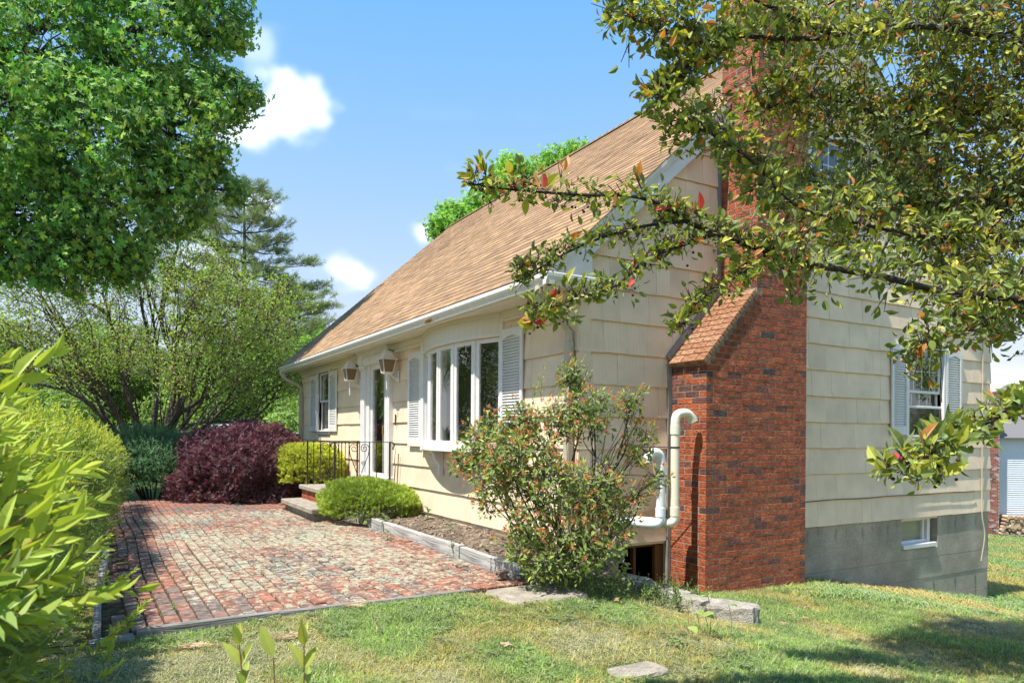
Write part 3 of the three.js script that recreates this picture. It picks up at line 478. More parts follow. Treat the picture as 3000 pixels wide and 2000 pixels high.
  const ext = (za, zb, x, y, dip) => { const gb = new GB(), n = 14; for (let k = 0; k < n; k++) for (let i = 0; i < prof.length; i++) { const j = (i + 1) % prof.length, q = (p, t) => V(x + p[0], y + p[1] - dip * t, lerp(za, zb, t)); gb.auto(q(prof[i], k / n), q(prof[j], k / n), q(prof[j], (k + 1) / n), q(prof[i], (k + 1) / n)); } for (const t of [0, 1]) for (const [i, j] of [[2, 13], [3, 12], [4, 11], [5, 10]]) { const q = (p) => V(x + p[0], y + p[1] - dip * t, lerp(za, zb, t)); gb.auto(q(prof[i]), q(prof[i + 1]), V(x, y + prof[i + 1][1] - dip * t, lerp(za, zb, t)), V(x, y + prof[i][1] - dip * t, lerp(za, zb, t))); } return gb.build(); };
  const gut = part('gutter', ext(0.20, Z0 - 0.03, -0.415, 2.722, 0.0), M.gutter, house);
  part('gutter_return', (() => { const g = ext(-0.50, 0.10, 0, 2.722, 0); g.rotateY(PI / 2); g.translate(0, 0, 0.115); return g; })(), M.gutter, gut);
  const spout = (z, zt, name) => {
    const pts = smooth([V(-0.455, 2.73, zt), V(-0.455, 2.66, zt), V(-0.38, 2.56, lerp(zt, z, 0.3)), V(-0.16, 2.44, lerp(zt, z, 0.9)), V(-0.055, 2.34, z), V(-0.052, 2.2, z)], 18), g = tube(pts, 0.041, 10);
    const o = part('downspout', merge([boxUV(g), cb(-0.09, -0.012, 0.2, 2.24, z - 0.042, z + 0.042, 0.01), cb(-0.10, -0.006, 2.02, 2.04, z - 0.05, z + 0.05, 0.003), cb(-0.10, -0.006, 0.9, 0.92, z - 0.05, z + 0.05, 0.003)]), M.beigeMetal, house); return o;
  };
  spout(-0.085, -0.02); spout(FR.L + 0.08, FR.L - 0.05);
}

// chimney: every brick laid, joints raked back
{
  const CX0 = 1.245, CX1 = 2.825, CZ = 0.525, UX = 1.99, YS = 2.05, YU = 2.842, CH = 0.0672, r = rng(51);
  const ch = part('chimney', (() => {
    const s = 0.0065, f = (u, v, d) => V(u, v, CZ - s + d);
    return merge([prism([[CX0 + s, -1.0], [CX1 - s, -1.0], [CX1 - s, YS], [CX0 + s, YS]], f, CZ - s), prism([[CX0 + s, YS], [CX1 - s, YS], [CX1 - s, YU], [UX + s, YU]], f, CZ - s), prism([[UX + s, YU], [CX1 - s, YU], [CX1 - s, 8.1], [UX + s, 8.1]], f, CZ - s)]);
  })(), M.mortar, house);
  const bricks = [], J = 0.0038;
  const add = (x0, x1, y0, y1, z0, z1, face, m) => bricks.push({ x0: x0 + J, x1: x1 - J, y0: y0 + J, y1: y1 - J, z0: z0 + J, z1: z1 - J, m, face });
  const pick = () => { const q = r(); return q < 0.05 ? M.brickDark[2] : q < 0.06 ? M.brickDark[r.i(2)] : M.brick[r.i(M.brick.length)]; };
  let n = 0;
  for (let y = -0.86; y < 8.05; y += CH, n++) {
    const y1 = y + CH, odd = n % 2, slope = y1 > YS && y < YU, low = y1 <= YS;
    let xl = low ? CX0 : y >= YU ? UX : CX0 + (y1 - YS) / (YU - YS) * (UX - CX0) + 0.02;
    const corner = low || y >= YU, hd = 0.103;
    let x = xl;
    if (corner && odd) x += hd;
    const end = odd ? CX1 : CX1 - hd, cnt = max(1, Math.round((end - x) / 0.2105)), w = (end - x) / cnt;
    for (let k = 0; k < cnt; k++) add(x + k * w, x + (k + 1) * w, y, y1, CZ - 0.1, CZ, 'z', pick());
    if (!odd) { add(CX1 - hd, CX1, y, y1, CZ - 0.2, CZ, 'z', r() < 0.3 ? M.brickDark[2] : pick()); }
    else add(CX1 - 0.1, CX1, y, y1, 0.1, CZ - 0.105, 'x', pick());
    if (corner) {                                        // the face turned to the front garden
      let z = CZ; const lens = odd ? [0.21, 0.21, 0.105] : [hd, 0.211, 0.211];
      const sooty = low && y > 1.25 && y < YS;
      lens.forEach((l, k) => {
        const isH = !odd && k === 0; const m = sooty && r() < 0.62 && !isH ? M.brickDark[r() < 0.45 ? r.i(2) : 2] : isH ? (r() < 0.4 ? M.brickCap[2] : pick()) : pick();
        if (!(isH)) add(xl, xl + 0.1, y, y1, z - l, z, 'x', m); else if (0) add(); z -= l;
      });
    }
  }
  // sloping shoulder paved with brick
  const dx = UX - CX0, dy = YU - YS, L = hypot(dx, dy), a = Math.atan2(dy, dx), rows = 12, cap = [];
  for (let i = 0; i < rows; i++) {
    const s0 = i * L / rows, s1 = (i + 1) * L / rows, over = i === 0 ? 0.03 : 0; let z = 0.0;
    const lens = i % 2 ? [0.1, 0.2, 0.225] : [0.2, 0.21, 0.115];
    lens.forEach((l, k) => { cap.push({ s0: s0 - over, s1, z0: z, z1: z + l + (k === 2 ? 0.018 : 0), m: M.brickCap[r.i(3)] }); z += l; });
  }
  const capBed = part('shoulder_mortar', (() => { const g = new THREE.BoxGeometry(L - 0.0, 0.05, CZ + 0.005); g.rotateZ(a); g.translate((CX0 + UX) / 2 - sin(a) * 0.02, (YS + YU) / 2 + cos(a) * 0.02, CZ / 2 + 0.002); return boxUV(g); })(), M.mortar, ch);
  bricks.sort((p, q) => hypot(p.x0 - CAM.x, p.y0 - CAM.y, p.z1 - CAM.z) - hypot(q.x0 - CAM.x, q.y0 - CAM.y, q.z1 - CAM.z));
  const geo = (q) => { const g = cb(q.x0, q.x1, q.y0, q.y1, q.z0, q.z1, 0.0035); const u = g.attributes.uv, ou = r() * 0.9, ov = r() * 0.9, o = r.r(-0.0016, 0.0016); for (let i = 0; i < u.count; i++) u.setXY(i, u.getX(i) + ou, u.getY(i) + ov); q.face === 'z' ? g.translate(0, 0, o) : g.translate(o, 0, 0); return g; };
  const capGeo = (q) => { const g = boxUV(cbox(q.s1 - q.s0 - 0.011, 0.055, q.z1 - q.z0 - 0.011, 0.005)); g.translate((q.s0 + q.s1) / 2, 0.032, (q.z0 + q.z1) / 2); g.rotateZ(a); g.translate(CX0, YS, 0); return g; };
  cap.forEach((q) => part('brick', capGeo(q), q.m, ch));
  const near = bricks.slice(0, 264), far = bricks.slice(264);
  near.forEach((q) => part('brick', geo(q), q.m, ch));
  const kinds = [...new Set(far.map((q) => q.m))];
  part('bricks', mergeGeometries(kinds.map((m) => mergeGeometries(far.filter((q) => q.m === m).map(geo))), true), kinds, ch).userData.kind = 'stuff';
  part('joint_flashing', merge([cb(1.195, 1.246, -0.35, YS, -0.02, 0.018, 0.003), (() => { const g = cbox(L + 0.02, 0.075, 0.03, 0.004); g.rotateZ(a); g.translate((CX0 + UX) / 2 - 0.045, (YS + YU) / 2 + 0.085, 0.008); return boxUV(g); })(), cb(1.945, 1.99, YU, 4.9, -0.02, 0.018, 0.003)]), M.flash, ch);
}
// double-hung windows
function sashWindow(wall, o, muntins, cas = 0.05) {
  const [u0, u1, v0, v1] = o, b = wall.box, m = (v0 + v1) / 2;
  const w = part('window', merge([b(u0 - cas, u0, v0 - 0.01, v1 + cas, -0.1, 0.03), b(u1, u1 + cas, v0 - 0.01, v1 + cas, -0.1, 0.03), b(u0, u1, v1, v1 + cas, -0.1, 0.032), b(u0 - cas - 0.01, u1 + cas + 0.01, v1 + cas, v1 + cas + 0.018, -0.02, 0.05)]), M.white, house);
  part('sill', merge([b(u0 - cas - 0.015, u1 + cas + 0.015, v0 - 0.035, v0 - 0.01, -0.1, 0.055), b(u0 - cas, u1 + cas, v0 - 0.09, v0 - 0.035, -0.01, 0.03)]), M.white, w);
  for (const [a, c, d] of [[m - 0.02, v1, -0.03], [v0 - 0.01, m + 0.02, -0.065]]) {
    part('sash', merge([b(u0, u0 + 0.04, a, c, d - 0.03, d), b(u1 - 0.04, u1, a, c, d - 0.03, d), b(u0 + 0.04, u1 - 0.04, a, a + 0.04, d - 0.03, d), b(u0 + 0.04, u1 - 0.04, c - 0.04, c, d - 0.03, d)]), M.white, w);
    part('pane', b(u0 + 0.041, u1 - 0.041, a + 0.041, c - 0.041, d - 0.019, d - 0.015, 0.0005), M.glass, w);
    if (muntins) { const g = []; for (let k = 1; k < 4; k++) { const u = lerp(u0 + 0.04, u1 - 0.04, k / 4); g.push(b(u - 0.008, u + 0.008, a + 0.042, c - 0.042, d - 0.029, d - 0.021, 0.001)); } g.push(b(u0 + 0.042, u1 - 0.042, (a + c) / 2 - 0.008, (a + c) / 2 + 0.008, d - 0.0295, d - 0.0215, 0.001)); part('muntins', merge(g), M.white, w); }
  }
  if (muntins) part('storm_bar', b(u0 + 0.002, u1 - 0.002, lerp(v0, m, 0.62), lerp(v0, m, 0.62) + 0.035, -0.028, -0.008), M.white, w);
  if (muntins) part('insect_screen', b(u0 + 0.005, u1 - 0.005, v0, lerp(v0, m, 0.62), -0.012, -0.010, 0.0003), M.screen, w);
  return w;
}
sashWindow(FR, OPEN_F.win, false);
sashWindow(GA, OPEN_G.win, true);
sashWindow(GA, OPEN_G.up, true, 0.07);
// a curtain and a candle lamp in the left window
part('curtain', (() => { const gb = new GB(); for (let i = 0; i < 44; i++) { const f = (k, y) => V(0.26 + 0.02 * sin(k * 0.9), y, -9.7 + k * 0.019); gb.auto(f(i, 2.05), f(i + 1, 2.05), f(i + 1, 2.6), f(i, 2.6)); } return gb.build(); })(), M.curtain, house);
{
  const c = thing('electric_candle', 'thin white candle lamp standing inside the left front window', 'candle', [0.27, 1.345, -9.12]);
  part('candle', tube([V(0, 0.03, 0), V(0, 0.33, 0)], 0.012, 8), M.white, c); part('drip_tray', tube([V(0, 0.0, 0), V(0, 0.03, 0)], [0.05, 0.035], 12), M.white, c); part('bulb', tube([V(0, 0.33, 0), V(0, 0.35, 0), V(0, 0.385, 0)], [0.008, 0.013, 0.002], 8), M.white, c);
  part('window_stool', bx(0.165, 0.36, 1.315, 1.34, -9.8, -8.78), M.white, house);
}
// louvred shutters
{
  const bd = (wall, u0, u1, v0, v1) => {
    const b = wall.box, W = u1 - u0, st = 0.055, d = wall === FR ? [0.006, 0.034] : [0.006, 0.034], um = (u0 + u1) / 2;
    const arch = (() => { const n = 10, y = (t) => v1 - 0.12 + 0.035 * pow(sin(PI * t), 1.5), g = []; for (let k = 0; k < n; k++) { const a = lerp(u0 + st, u1 - st, k / n), c = lerp(u0 + st, u1 - st, (k + 1) / n), poly = [[a, y(k / n)], [c, y((k + 1) / n)], [c, v1], [a, v1]]; g.push(prism(wall === FR ? poly.slice().reverse() : poly, (u, v, q) => wall.f(u, v, d[1] - 0.001 + q), 0.026)); } return g; })();
    const s = part('shutter', merge([b(u0, u0 + st, v0, v1, d[0], d[1], 0.005), b(u1 - st, u1, v0, v1, d[0], d[1], 0.005), b(u0 + st, u1 - st, v0, v0 + 0.12, d[0], d[1] - 0.001), ...arch]), M.white, house);
    part('shutter_back', b(u0 + 0.01, u1 - 0.01, v0 + 0.01, v1 - 0.01, 0.004, 0.0055, 0.0004), M.white, s);
    const n = Math.round((v1 - v0 - 0.225) / 0.0345), lg = (() => { const g = cbox(wall === FR ? 0.030 : W - 2 * st, 0.006, wall === FR ? W - 2 * st : 0.030, 0.002); wall === FR ? g.rotateZ(0.82) : g.rotateX(0.82); return boxUV(g); })();
    for (let k = 0; k < n; k++) { const y = v0 + 0.135 + k * 0.0345, c = wall.f(um, y, 0.0195); const o = part('louver', lg, M.white, s); o.position.copy(c); }
    part('screws', merge([[u0 + 0.025, v1 - 0.05], [u1 - 0.025, v1 - 0.05], [u0 + 0.025, v0 + 0.05], [u1 - 0.025, v0 + 0.05], [u0 + 0.025, (v0 + v1) / 2], [u1 - 0.025, (v0 + v1) / 2]].map(([u, v]) => b(u - 0.005, u + 0.005, v - 0.005, v + 0.005, d[1] - 0.002, d[1] + 0.003, 0.001))), M.white, s);
  };
  bd(FR, -10.33, -9.79, 1.335, 2.575); bd(FR, -8.80, -8.28, 1.335, 2.575); bd(FR, -4.46, -3.965, 1.105, 2.53); bd(FR, -1.545, -1.04, 1.105, 2.53); bd(GA, 5.265, 5.655, 1.325, 2.585); bd(GA, 6.61, 7.03, 1.325, 2.585);
}
// front door with pilasters and a plain entablature
{
  const b = FR.box, z0 = -6.62, z1 = -5.16;
  const pil = (a, c) => [b(a, c, 0.40, 2.45, -0.02, 0.075), b(a + 0.04, a + 0.07, 0.62, 2.36, 0.07, 0.085), b(c - 0.07, c - 0.04, 0.62, 2.36, 0.07, 0.085), b(a - 0.02, c + 0.02, 0.40, 0.58, -0.01, 0.1), b(a - 0.015, c + 0.015, 2.43, 2.47, -0.01, 0.10), b(a - 0.025, c + 0.025, 2.47, 2.50, -0.01, 0.12)];
  const dent = []; for (let z = z0 + 0.02; z < z1 - 0.03; z += 0.055) dent.push(b(z, z + 0.03, 2.64, 2.675, 0.085, 0.112));
  const sur = part('door_surround', merge([...pil(z0, z0 + 0.21), ...pil(z1 - 0.21, z1), b(z0 + 0.0, z1, 2.50, 2.64, -0.02, 0.085), b(z0 - 0.03, z1 + 0.03, 2.675, 2.71, -0.02, 0.125), b(z0 - 0.05, z1 + 0.05, 2.71, 2.744, -0.02, 0.15), ...dent, b(z0 + 0.21, -6.28, 0.40, 2.5, -0.12, 0.03), b(-5.47, z1 - 0.21, 0.40, 2.5, -0.12, 0.03)]), M.white, house);
  for (const s of [z0 - 0.0, z1 - 0.19]) part('console_bracket', merge([b(s, s + 0.19, 2.52, 2.70, 0.08, 0.13), b(s + 0.03, s + 0.16, 2.5, 2.53, 0.08, 0.115)]), M.white, sur);
  const dr = part('storm_door', merge([b(-6.28, -6.19, 0.42, 2.5, -0.045, -0.005), b(-5.57, -5.47, 0.42, 2.5, -0.045, -0.005), b(-6.19, -5.57, 2.415, 2.5, -0.045, -0.005), b(-6.19, -5.57, 0.42, 0.62, -0.045, -0.005)]), M.white, house);
  part('pane', b(-6.188, -5.572, 0.622, 2.413, -0.028, -0.023, 0.0005), M.glass, dr);
  part('kick_plate', b(-6.21, -5.56, 0.40, 0.425, -0.01, 0.02), M.brass, dr);
  part('handle', merge([b(-5.545, -5.515, 1.18, 1.56, -0.004, 0.012), tube([V(-0.045, 1.42, -5.53), V(-0.045, 1.28, -5.53)], 0.009, 8), tube([V(-0.045, 1.42, -5.53), V(0.0, 1.43, -5.53)], 0.008, 6), tube([V(-0.045, 1.28, -5.53), V(0.0, 1.27, -5.53)], 0.008, 6)].map(boxUV)), M.brass, dr);
  part('threshold', bx(-0.06, 0.16, 0.36, 0.405, -6.5, -5.25), M.slab, dr);
  part('hall_curtain', (() => { const gb = new GB(); for (let i = 0; i < 34; i++) { const f = (k, y) => V(0.22 + 0.025 * sin(k * 1.1), y, -6.25 + k * 0.0125); gb.auto(f(i, 0.5), f(i + 1, 0.5), f(i + 1, 2.45), f(i, 2.45)); } return gb.build(); })(), M.curtain, dr);
}
// bow window
{
  const zc = -2.7, half = 1.15, sag = 0.225, RR = (half * half + sag * sag) / (2 * sag), ha = Math.asin(half / RR), arc = (t, add = 0) => { const a = (t * 2 - 1) * ha; return [zc + (RR + add) * sin(a), (RR + add) * cos(a) - RR * cos(ha)]; };   // [z, outward]
  const Y0 = 1.07, Y1 = 2.475, nod = [0, 1, 2, 3, 4, 5].map((k) => arc(k / 5));
  const slabAt = (y0, y1, add) => { const n = 20, gb = new GB(), pts = []; for (let k = 0; k <= n; k++) { const [z, o] = arc(k / n, add); pts.push([z, max(o, 0.0)]); } const P = (q, y) => V(-q[1], y, q[0]); for (let k = 0; k < n; k++) { gb.auto(P(pts[k + 1], y0), P(pts[k], y0), P(pts[k], y1), P(pts[k + 1], y1)); const a = V(0.1, y1, pts[k][0]), c = V(0.1, y1, pts[k + 1][0]); gb.auto(P(pts[k], y1), P(pts[k + 1], y1), c, a); gb.auto(P(pts[k + 1], y0), P(pts[k], y0), V(0.1, y0, pts[k][0]), V(0.1, y0, pts[k + 1][0])); } for (const k of [0, n]) gb.auto(P(pts[k], y0), V(0.1, y0, pts[k][0]), V(0.1, y1, pts[k][0]), P(pts[k], y1)); return gb.build(); };
  const bw = part('bow_window', merge([slabAt(Y0, Y0 + 0.05, 0.05), slabAt(Y0 + 0.05, Y0 + 0.075, 0.03)]), M.white, house);
  part('head_panel', merge([slabAt(Y1, 2.745, 0.03), slabAt(Y1 - 0.012, Y1 + 0.03, 0.042), slabAt(2.70, 2.745, 0.045)]), M.cream, bw);
  part('side_casing', merge([FR.box(-3.93, -3.83, Y0 - 0.02, 2.745, -0.02, 0.045), FR.box(-1.57, -1.50, Y0 - 0.02, 2.745, -0.02, 0.03)]), M.white, bw);
  const up = Y1 - 0.015, lo = Y0 + 0.075;
  nod.forEach(([z, o], k) => { const g = cbox(0.07, up - lo, 0.05, 0.005); g.rotateY(-(k / 5 * 2 - 1) * ha); g.translate(-o + 0.03, (up + lo) / 2, z); part('mullion', boxUV(g), M.white, bw); });
  for (let k = 0; k < 5; k++) {
    const [za, oa] = nod[k], [zb, ob] = nod[k + 1], w = hypot(zb - za, ob - oa) - 0.05, ang = Math.atan2(-(ob - oa), zb - za), mid = V(-(oa + ob) / 2, (up + lo) / 2, (za + zb) / 2), h = up - lo;
    const put = (g) => { g.rotateY(ang); g.translate(mid.x + 0.025, mid.y, mid.z); return boxUV(g); };
    const f = (x0, x1, y0, y1, z0, z1) => move(cbox(x1 - x0, y1 - y0, z1 - z0, 0.004), (x0 + x1) / 2, (y0 + y1) / 2, (z0 + z1) / 2);
    const sh = part('sash', merge([f(-0.02, 0.02, -h / 2, h / 2, -w / 2, -w / 2 + 0.05), f(-0.02, 0.02, -h / 2, h / 2, w / 2 - 0.05, w / 2), f(-0.02, 0.02, -h / 2, -h / 2 + 0.06, -w / 2 + 0.05, w / 2 - 0.05), f(-0.02, 0.02, h / 2 - 0.055, h / 2, -w / 2 + 0.05, w / 2 - 0.05)].map(put)), M.white, bw);
    part('pane', put(f(-0.002, 0.002, -h / 2 + 0.061, h / 2 - 0.056, -w / 2 + 0.051, w / 2 - 0.051)), M.glass, bw);
  }
  for (const z of [-3.2, -2.2]) {
    const s = new THREE.Shape(); s.moveTo(0, 0); s.lineTo(0.19, 0); s.bezierCurveTo(0.18, -0.03, 0.14, -0.03, 0.135, -0.08); s.bezierCurveTo(0.13, -0.15, 0.05, -0.16, 0.055, -0.24); s.bezierCurveTo(0.06, -0.28, 0.07, -0.3, 0.05, -0.34); s.lineTo(0, -0.34); s.closePath();
    const g = new THREE.ExtrudeGeometry(s, { depth: 0.05, bevelEnabled: true, bevelSize: 0.006, bevelThickness: 0.006, bevelSegments: 1, curveSegments: 8 }); g.rotateY(PI); g.translate(-0.002, Y0, z); part('bracket', boxUV(g), M.white, bw);
  }
  part('stool', slabAt(Y0 - 0.0, Y0 + 0.02, -0.02).translate(0, 0, 0), M.cream, bw);
  // what stands in the room: a curtain at the side and a low brown cabinet
  part('room_curtain', (() => { const gb = new GB(); for (let i = 0; i < 30; i++) { const f = (k, y) => V(0.2 + 0.03 * sin(k * 1.2), y, -3.9 + k * 0.011); gb.auto(f(i, 1.0), f(i + 1, 1.0), f(i + 1, 2.6), f(i, 2.6)); } return gb.build(); })(), M.curtain, bw);
  const cab = thing('cabinet', 'low brown wooden cabinet inside behind the bow window', 'cabinet', [2.6, 0.36, -3.0]);
  part('carcass', bx(0, 0.45, 0, 0.95, -0.8, 0.8), M.roomFloor, cab); for (const z of [-0.4, 0.4]) part('cabinet_door', bx(-0.02, -0.002, 0.06, 0.9, z - 0.36, z + 0.36), M.roomFloor, cab);
}
// two carriage lanterns by the door
{
  const mk = () => {
    const t = thing('wall_lantern', 'white carriage lantern left of the front door', 'lantern', [0, 0, 0], 0, 'carriage lanterns flanking the front door');
    const k = (r, y) => [1, 1].length && [0, 1, 2, 3].map((i) => V(r * cos(i * PI / 2 + PI / 4), y, r * sin(i * PI / 2 + PI / 4)));
    const loft = (list, inset = 0) => { const gb = new GB(); for (let i = 0; i < list.length - 1; i++) { const A = k(...list[i]), B = k(...list[i + 1]); for (let j = 0; j < 4; j++) { const n = (j + 1) % 4; gb.auto(A[n], A[j], B[j], B[n]); } } const A = k(...list[0]), B = k(...list[list.length - 1]); gb.auto(A[0], A[1], A[2], A[3]); gb.auto(B[3], B[2], B[1], B[0]); return gb.build(); };
    part('cap', loft([[0.185, 0.13], [0.19, 0.14], [0.13, 0.165], [0.1, 0.20], [0.085, 0.25], [0.06, 0.262], [0.06, 0.275]]), M.white, t);
    part('finial', tube([V(0, 0.27, 0), V(0, 0.285, 0), V(0, 0.30, 0)], [0.012, 0.018, 0.004], 8), M.white, t);
    part('glass', loft([[0.092, -0.07], [0.145, 0.128]]), M.lampGlass, t);
    const A = k(0.098, -0.07), B = k(0.152, 0.13); for (let j = 0; j < 4; j++) part('corner_bar', tube([A[j], B[j]], 0.0085, 4), M.white, t);
    part('base_tray', loft([[0.05, -0.1], [0.105, -0.085], [0.11, -0.068]]), M.white, t);
    part('tail', tube([V(0, -0.1, 0), V(0, -0.16, 0), V(0, -0.29, 0), V(0, -0.345, 0)], [0.024, 0.02, 0.012, 0.011], 8), M.white, t);
    part('arm', tube(smooth([V(0, -0.12, 0), V(0.06, -0.10, 0), V(0.11, -0.14, 0), V(0.17, -0.16, 0)], 12), [0.016, 0.016, 0.016, 0.017, 0.018, 0.019, 0.02, 0.022, 0.024, 0.026, 0.03, 0.034, 0.036], 8), M.white, t);
    part('backplate', cb(0.165, 0.19, -0.22, -0.03, -0.05, 0.05, 0.01), M.white, t);
    return t;
  };
  const a = mk(); a.position.set(-0.193, 2.34, -6.86);
  const c = a.clone(); c.name = uniq('wall_lantern'); scene.add(c); c.position.set(-0.193, 2.34, -4.93); c.userData.label = 'white carriage lantern between the front door and the bow window';
  const nest = part('wasp_nest', rock(0.06, 0.05, 0.05, 5, 0.4, 1), M.stem, a); nest.position.set(0.12, 0.19, 0.06); nest.userData.label = 'small brown nest on the lantern cap';
}
// stoop: slab on brick risers, one lower step
{
  const st = thing('front_stoop', 'concrete stoop on brick risers before the front door', 'stoop', [0, 0, 0]);
  const x0 = -1.11, z0 = -6.82, z1 = -4.93;
  part('landing_slab', boxUV(move(cbox(1.09, 0.075, z1 - z0, 0.012), (x0 - 0.02) / 2, 0.3625, (z0 + z1) / 2)), M.slab, st);
  part('riser_mortar', bx(x0 + 0.055, -0.03, -0.05, 0.322, z0 + 0.055, z1 - 0.055), M.mortar, st);
  const r = rng(61);
  for (let k = 0; k < 3; k++) { const y = 0.125 + k * 0.067, off = (k % 2) * 0.105; for (let z = z0 + 0.04 - off; z < z1 - 0.05; z += 0.21) { const a = max(z, z0 + 0.04), c = min(z + 0.2, z1 - 0.04); if (c - a > 0.03) part('brick', cb(x0 + 0.045, x0 + 0.14, y, y + 0.058, a, c), M.brick[r.i(6)], st); } for (let x = x0 + 0.15 + off; x < -0.1; x += 0.21) part('brick', cb(x, min(x + 0.2, -0.04), y, y + 0.058, z1 - 0.14, z1 - 0.045), M.brick[r.i(6)], st); }
  part('lower_step', boxUV(move(cbox(0.42, 0.085, 2.05, 0.014), -1.19, 0.1175, -5.86)), M.slab, st);
  part('step_base', bx(-1.34, -1.0, -0.06, 0.074, -6.81, -4.9), M.concrete, st);
}
// wrought-iron railings
{
  const mk = (z, label) => {
    const t = thing('iron_railing', label, 'railing', [0, 0.4, z], 0, 'railings on the front stoop');
    const bar = (pts, rad = 0.0065, s = 5) => tube(pts, rad, s), xo = -0.985, xi = -0.09, H = 0.765;
    part('top_rail', merge([cb(xo - 0.02, xi, H - 0.011, H, -0.017, 0.017, 0.004), boxUV(bar(smooth([V(xi, H - 0.006, 0), V(xi + 0.06, H - 0.02, 0), V(xi + 0.075, H - 0.07, 0), V(xi + 0.05, H - 0.10, 0), V(xi + 0.07, H - 0.125, 0)], 14), 0.011)), boxUV(bar(smooth([V(xo - 0.02, H - 0.006, 0), V(xo - 0.055, H - 0.02, 0), V(xo - 0.07, H - 0.05, 0), V(xo - 0.075, H - 0.085, 0)], 10), 0.010))]), M.iron, t);
    part('bottom_rail', cb(xo, xi, 0.085, 0.1, -0.01, 0.01, 0.003), M.iron, t);
    for (const x of [xo, xi]) part('post', cb(x - 0.0125, x + 0.0125, -0.0, H - 0.011, -0.0125, 0.0125, 0.003), M.iron, t);
    const xs = [0.12, 0.25, 0.62, 0.75].map((q) => lerp(xo, xi, q)); for (const x of [...xs, lerp(xo, xi, 0.435)]) part('baluster', cb(x - 0.0065, x + 0.0065, 0.1, H - 0.011, -0.0065, 0.0065, 0.002), M.iron, t);
    const c = lerp(xo, xi, 0.435), hw = 0.165, spiral = (cx, cy, r0, a0, turns, dir) => { const p = []; for (let k = 0; k <= 22; k++) { const q = k / 22, a = a0 + dir * q * turns * 2 * PI, rr = r0 * (1 - 0.78 * q); p.push(V(cx + rr * cos(a), cy + rr * sin(a), 0)); } return p; };
    for (const s of [-1, 1]) {
      part('scroll', merge([boxUV(bar(spiral(c + s * 0.085, H - 0.105, 0.075, s > 0 ? 0 : PI, 1.6, s > 0 ? 1 : -1), 0.006)), boxUV(bar([V(c + s * 0.16, H - 0.105, 0), V(c + s * 0.15, H - 0.2, 0), V(c + s * 0.02, 0.23, 0), V(c, 0.16, 0)], 0.0065))]), M.iron, t);
      part('scroll', boxUV(bar(spiral(c + s * 0.07, 0.42, 0.04, s > 0 ? PI : 0, 1.4, s > 0 ? -1 : 1), 0.0055)), M.iron, t);
      part('scroll', boxUV(bar(spiral(c + s * 0.062, 0.165, 0.055, s > 0 ? PI / 2 : PI / 2, 1.5, -s), 0.0055)), M.iron, t);
    }
    return t;
  };
  mk(-5.06, 'iron railing on the stoop side toward the bow window'); mk(-6.72, 'iron railing on the stoop side toward the clipped yew');
}
// plastic vent pipes beside the chimney
{
  const collar = (p, d, r = 0.0515, l = 0.045) => tube([p.clone().addScaledVector(d, -l), p.clone().addScaledVector(d, l)], r, 16);
  const mk = (name, m, x, z, yTop, label, hook, wallX, yLow) => {
    const t = thing(name, label, 'vent pipe', [0, 0, 0], 0, 'vent pipes beside the chimney');
    const R_ = 0.0445, y0 = yLow;
    part('riser', tube([V(x, y0 + 0.07, z), V(x, yTop - 0.08, z)], R_, 18), m, t);
    part('lower_elbow', tube(smooth([V(x, y0 + 0.1, z), V(x, y0 + 0.05, z), V(x - 0.03, y0 + 0.008, z - 0.012), V(x - 0.085, y0 - 0.002, z - 0.035), V(lerp(x, wallX, 0.72), y0, lerp(z, 0.02, 0.55))], 16), R_ + 0.003, 18), m, t);
    part('wall_stub', tube([V(lerp(x, wallX, 0.6), y0, lerp(z, 0.02, 0.45)), V(wallX, y0, -0.02)], R_, 18), m, t);
    part('coupling', collar(V(x, y0 + 0.12, z), V(0, 1, 0)), m, t);
    part('coupling', collar(V(x, yTop - 0.11, z), V(0, 1, 0)), m, t);
    part('hood_elbow', tube(smooth(hook.map(([a, b, c]) => V(x + a, yTop + b, z + c)), 22), [...Array(23)].map((_, k) => R_ + 0.002 + (k > 18 ? 0.006 : 0)), 18, false), m, t);
    part('hood_lining', tube(smooth(hook.map(([a, b, c]) => V(x + a, yTop + b, z + c)), 22).slice(10, 20), R_ - 0.004, 18, true), m, t);
    part('strap', merge([tube([V(x, lerp(y0, yTop, 0.72), z), V(x, lerp(y0, yTop, 0.72) + 0.016, z)], R_ + 0.003, 18), boxUV(tube([V(x - 0.03, lerp(y0, yTop, 0.72) + 0.008, z), V(x - 0.24, lerp(y0, yTop, 0.72) + 0.008, -0.005)], 0.006, 6))].map(boxUV)), M.iron, t);
    return t;
  };
  mk('vent_pipe', M.pvcCream, 0.92, 0.42, 1.46, 'taller cream vent pipe with a hooked top against the brick chimney', [[0, -0.1, 0], [0, -0.03, 0], [0.02, 0.035, 0], [0.075, 0.06, 0.005], [0.15, 0.058, 0.012], [0.2, 0.02, 0.018], [0.222, -0.025, 0.022]], 0.72, 0.40);
  mk('vent_pipe', M.pvc, 0.765, 0.38, 1.06, 'shorter white vent pipe half hidden by the flowering bush', [[0, -0.1, 0], [0, -0.03, 0], [-0.02, 0.035, 0], [-0.075, 0.06, 0], [-0.13, 0.05, 0.0], [-0.17, 0.0, 0.0], [-0.18, -0.04, 0]], 0.52, 0.395);
  const bx2 = thing('outlet_box', 'small grey outlet box on the gable siding behind the vent pipes', 'outlet box', [0.42, 0.72, 0.01]);
  part('cover', cb(-0.05, 0.05, -0.04, 0.04, -0.01, 0.03, 0.006), M.flash, bx2); part('hinge', cb(-0.05, 0.05, 0.04, 0.05, -0.005, 0.025, 0.002), M.flash, bx2);
}

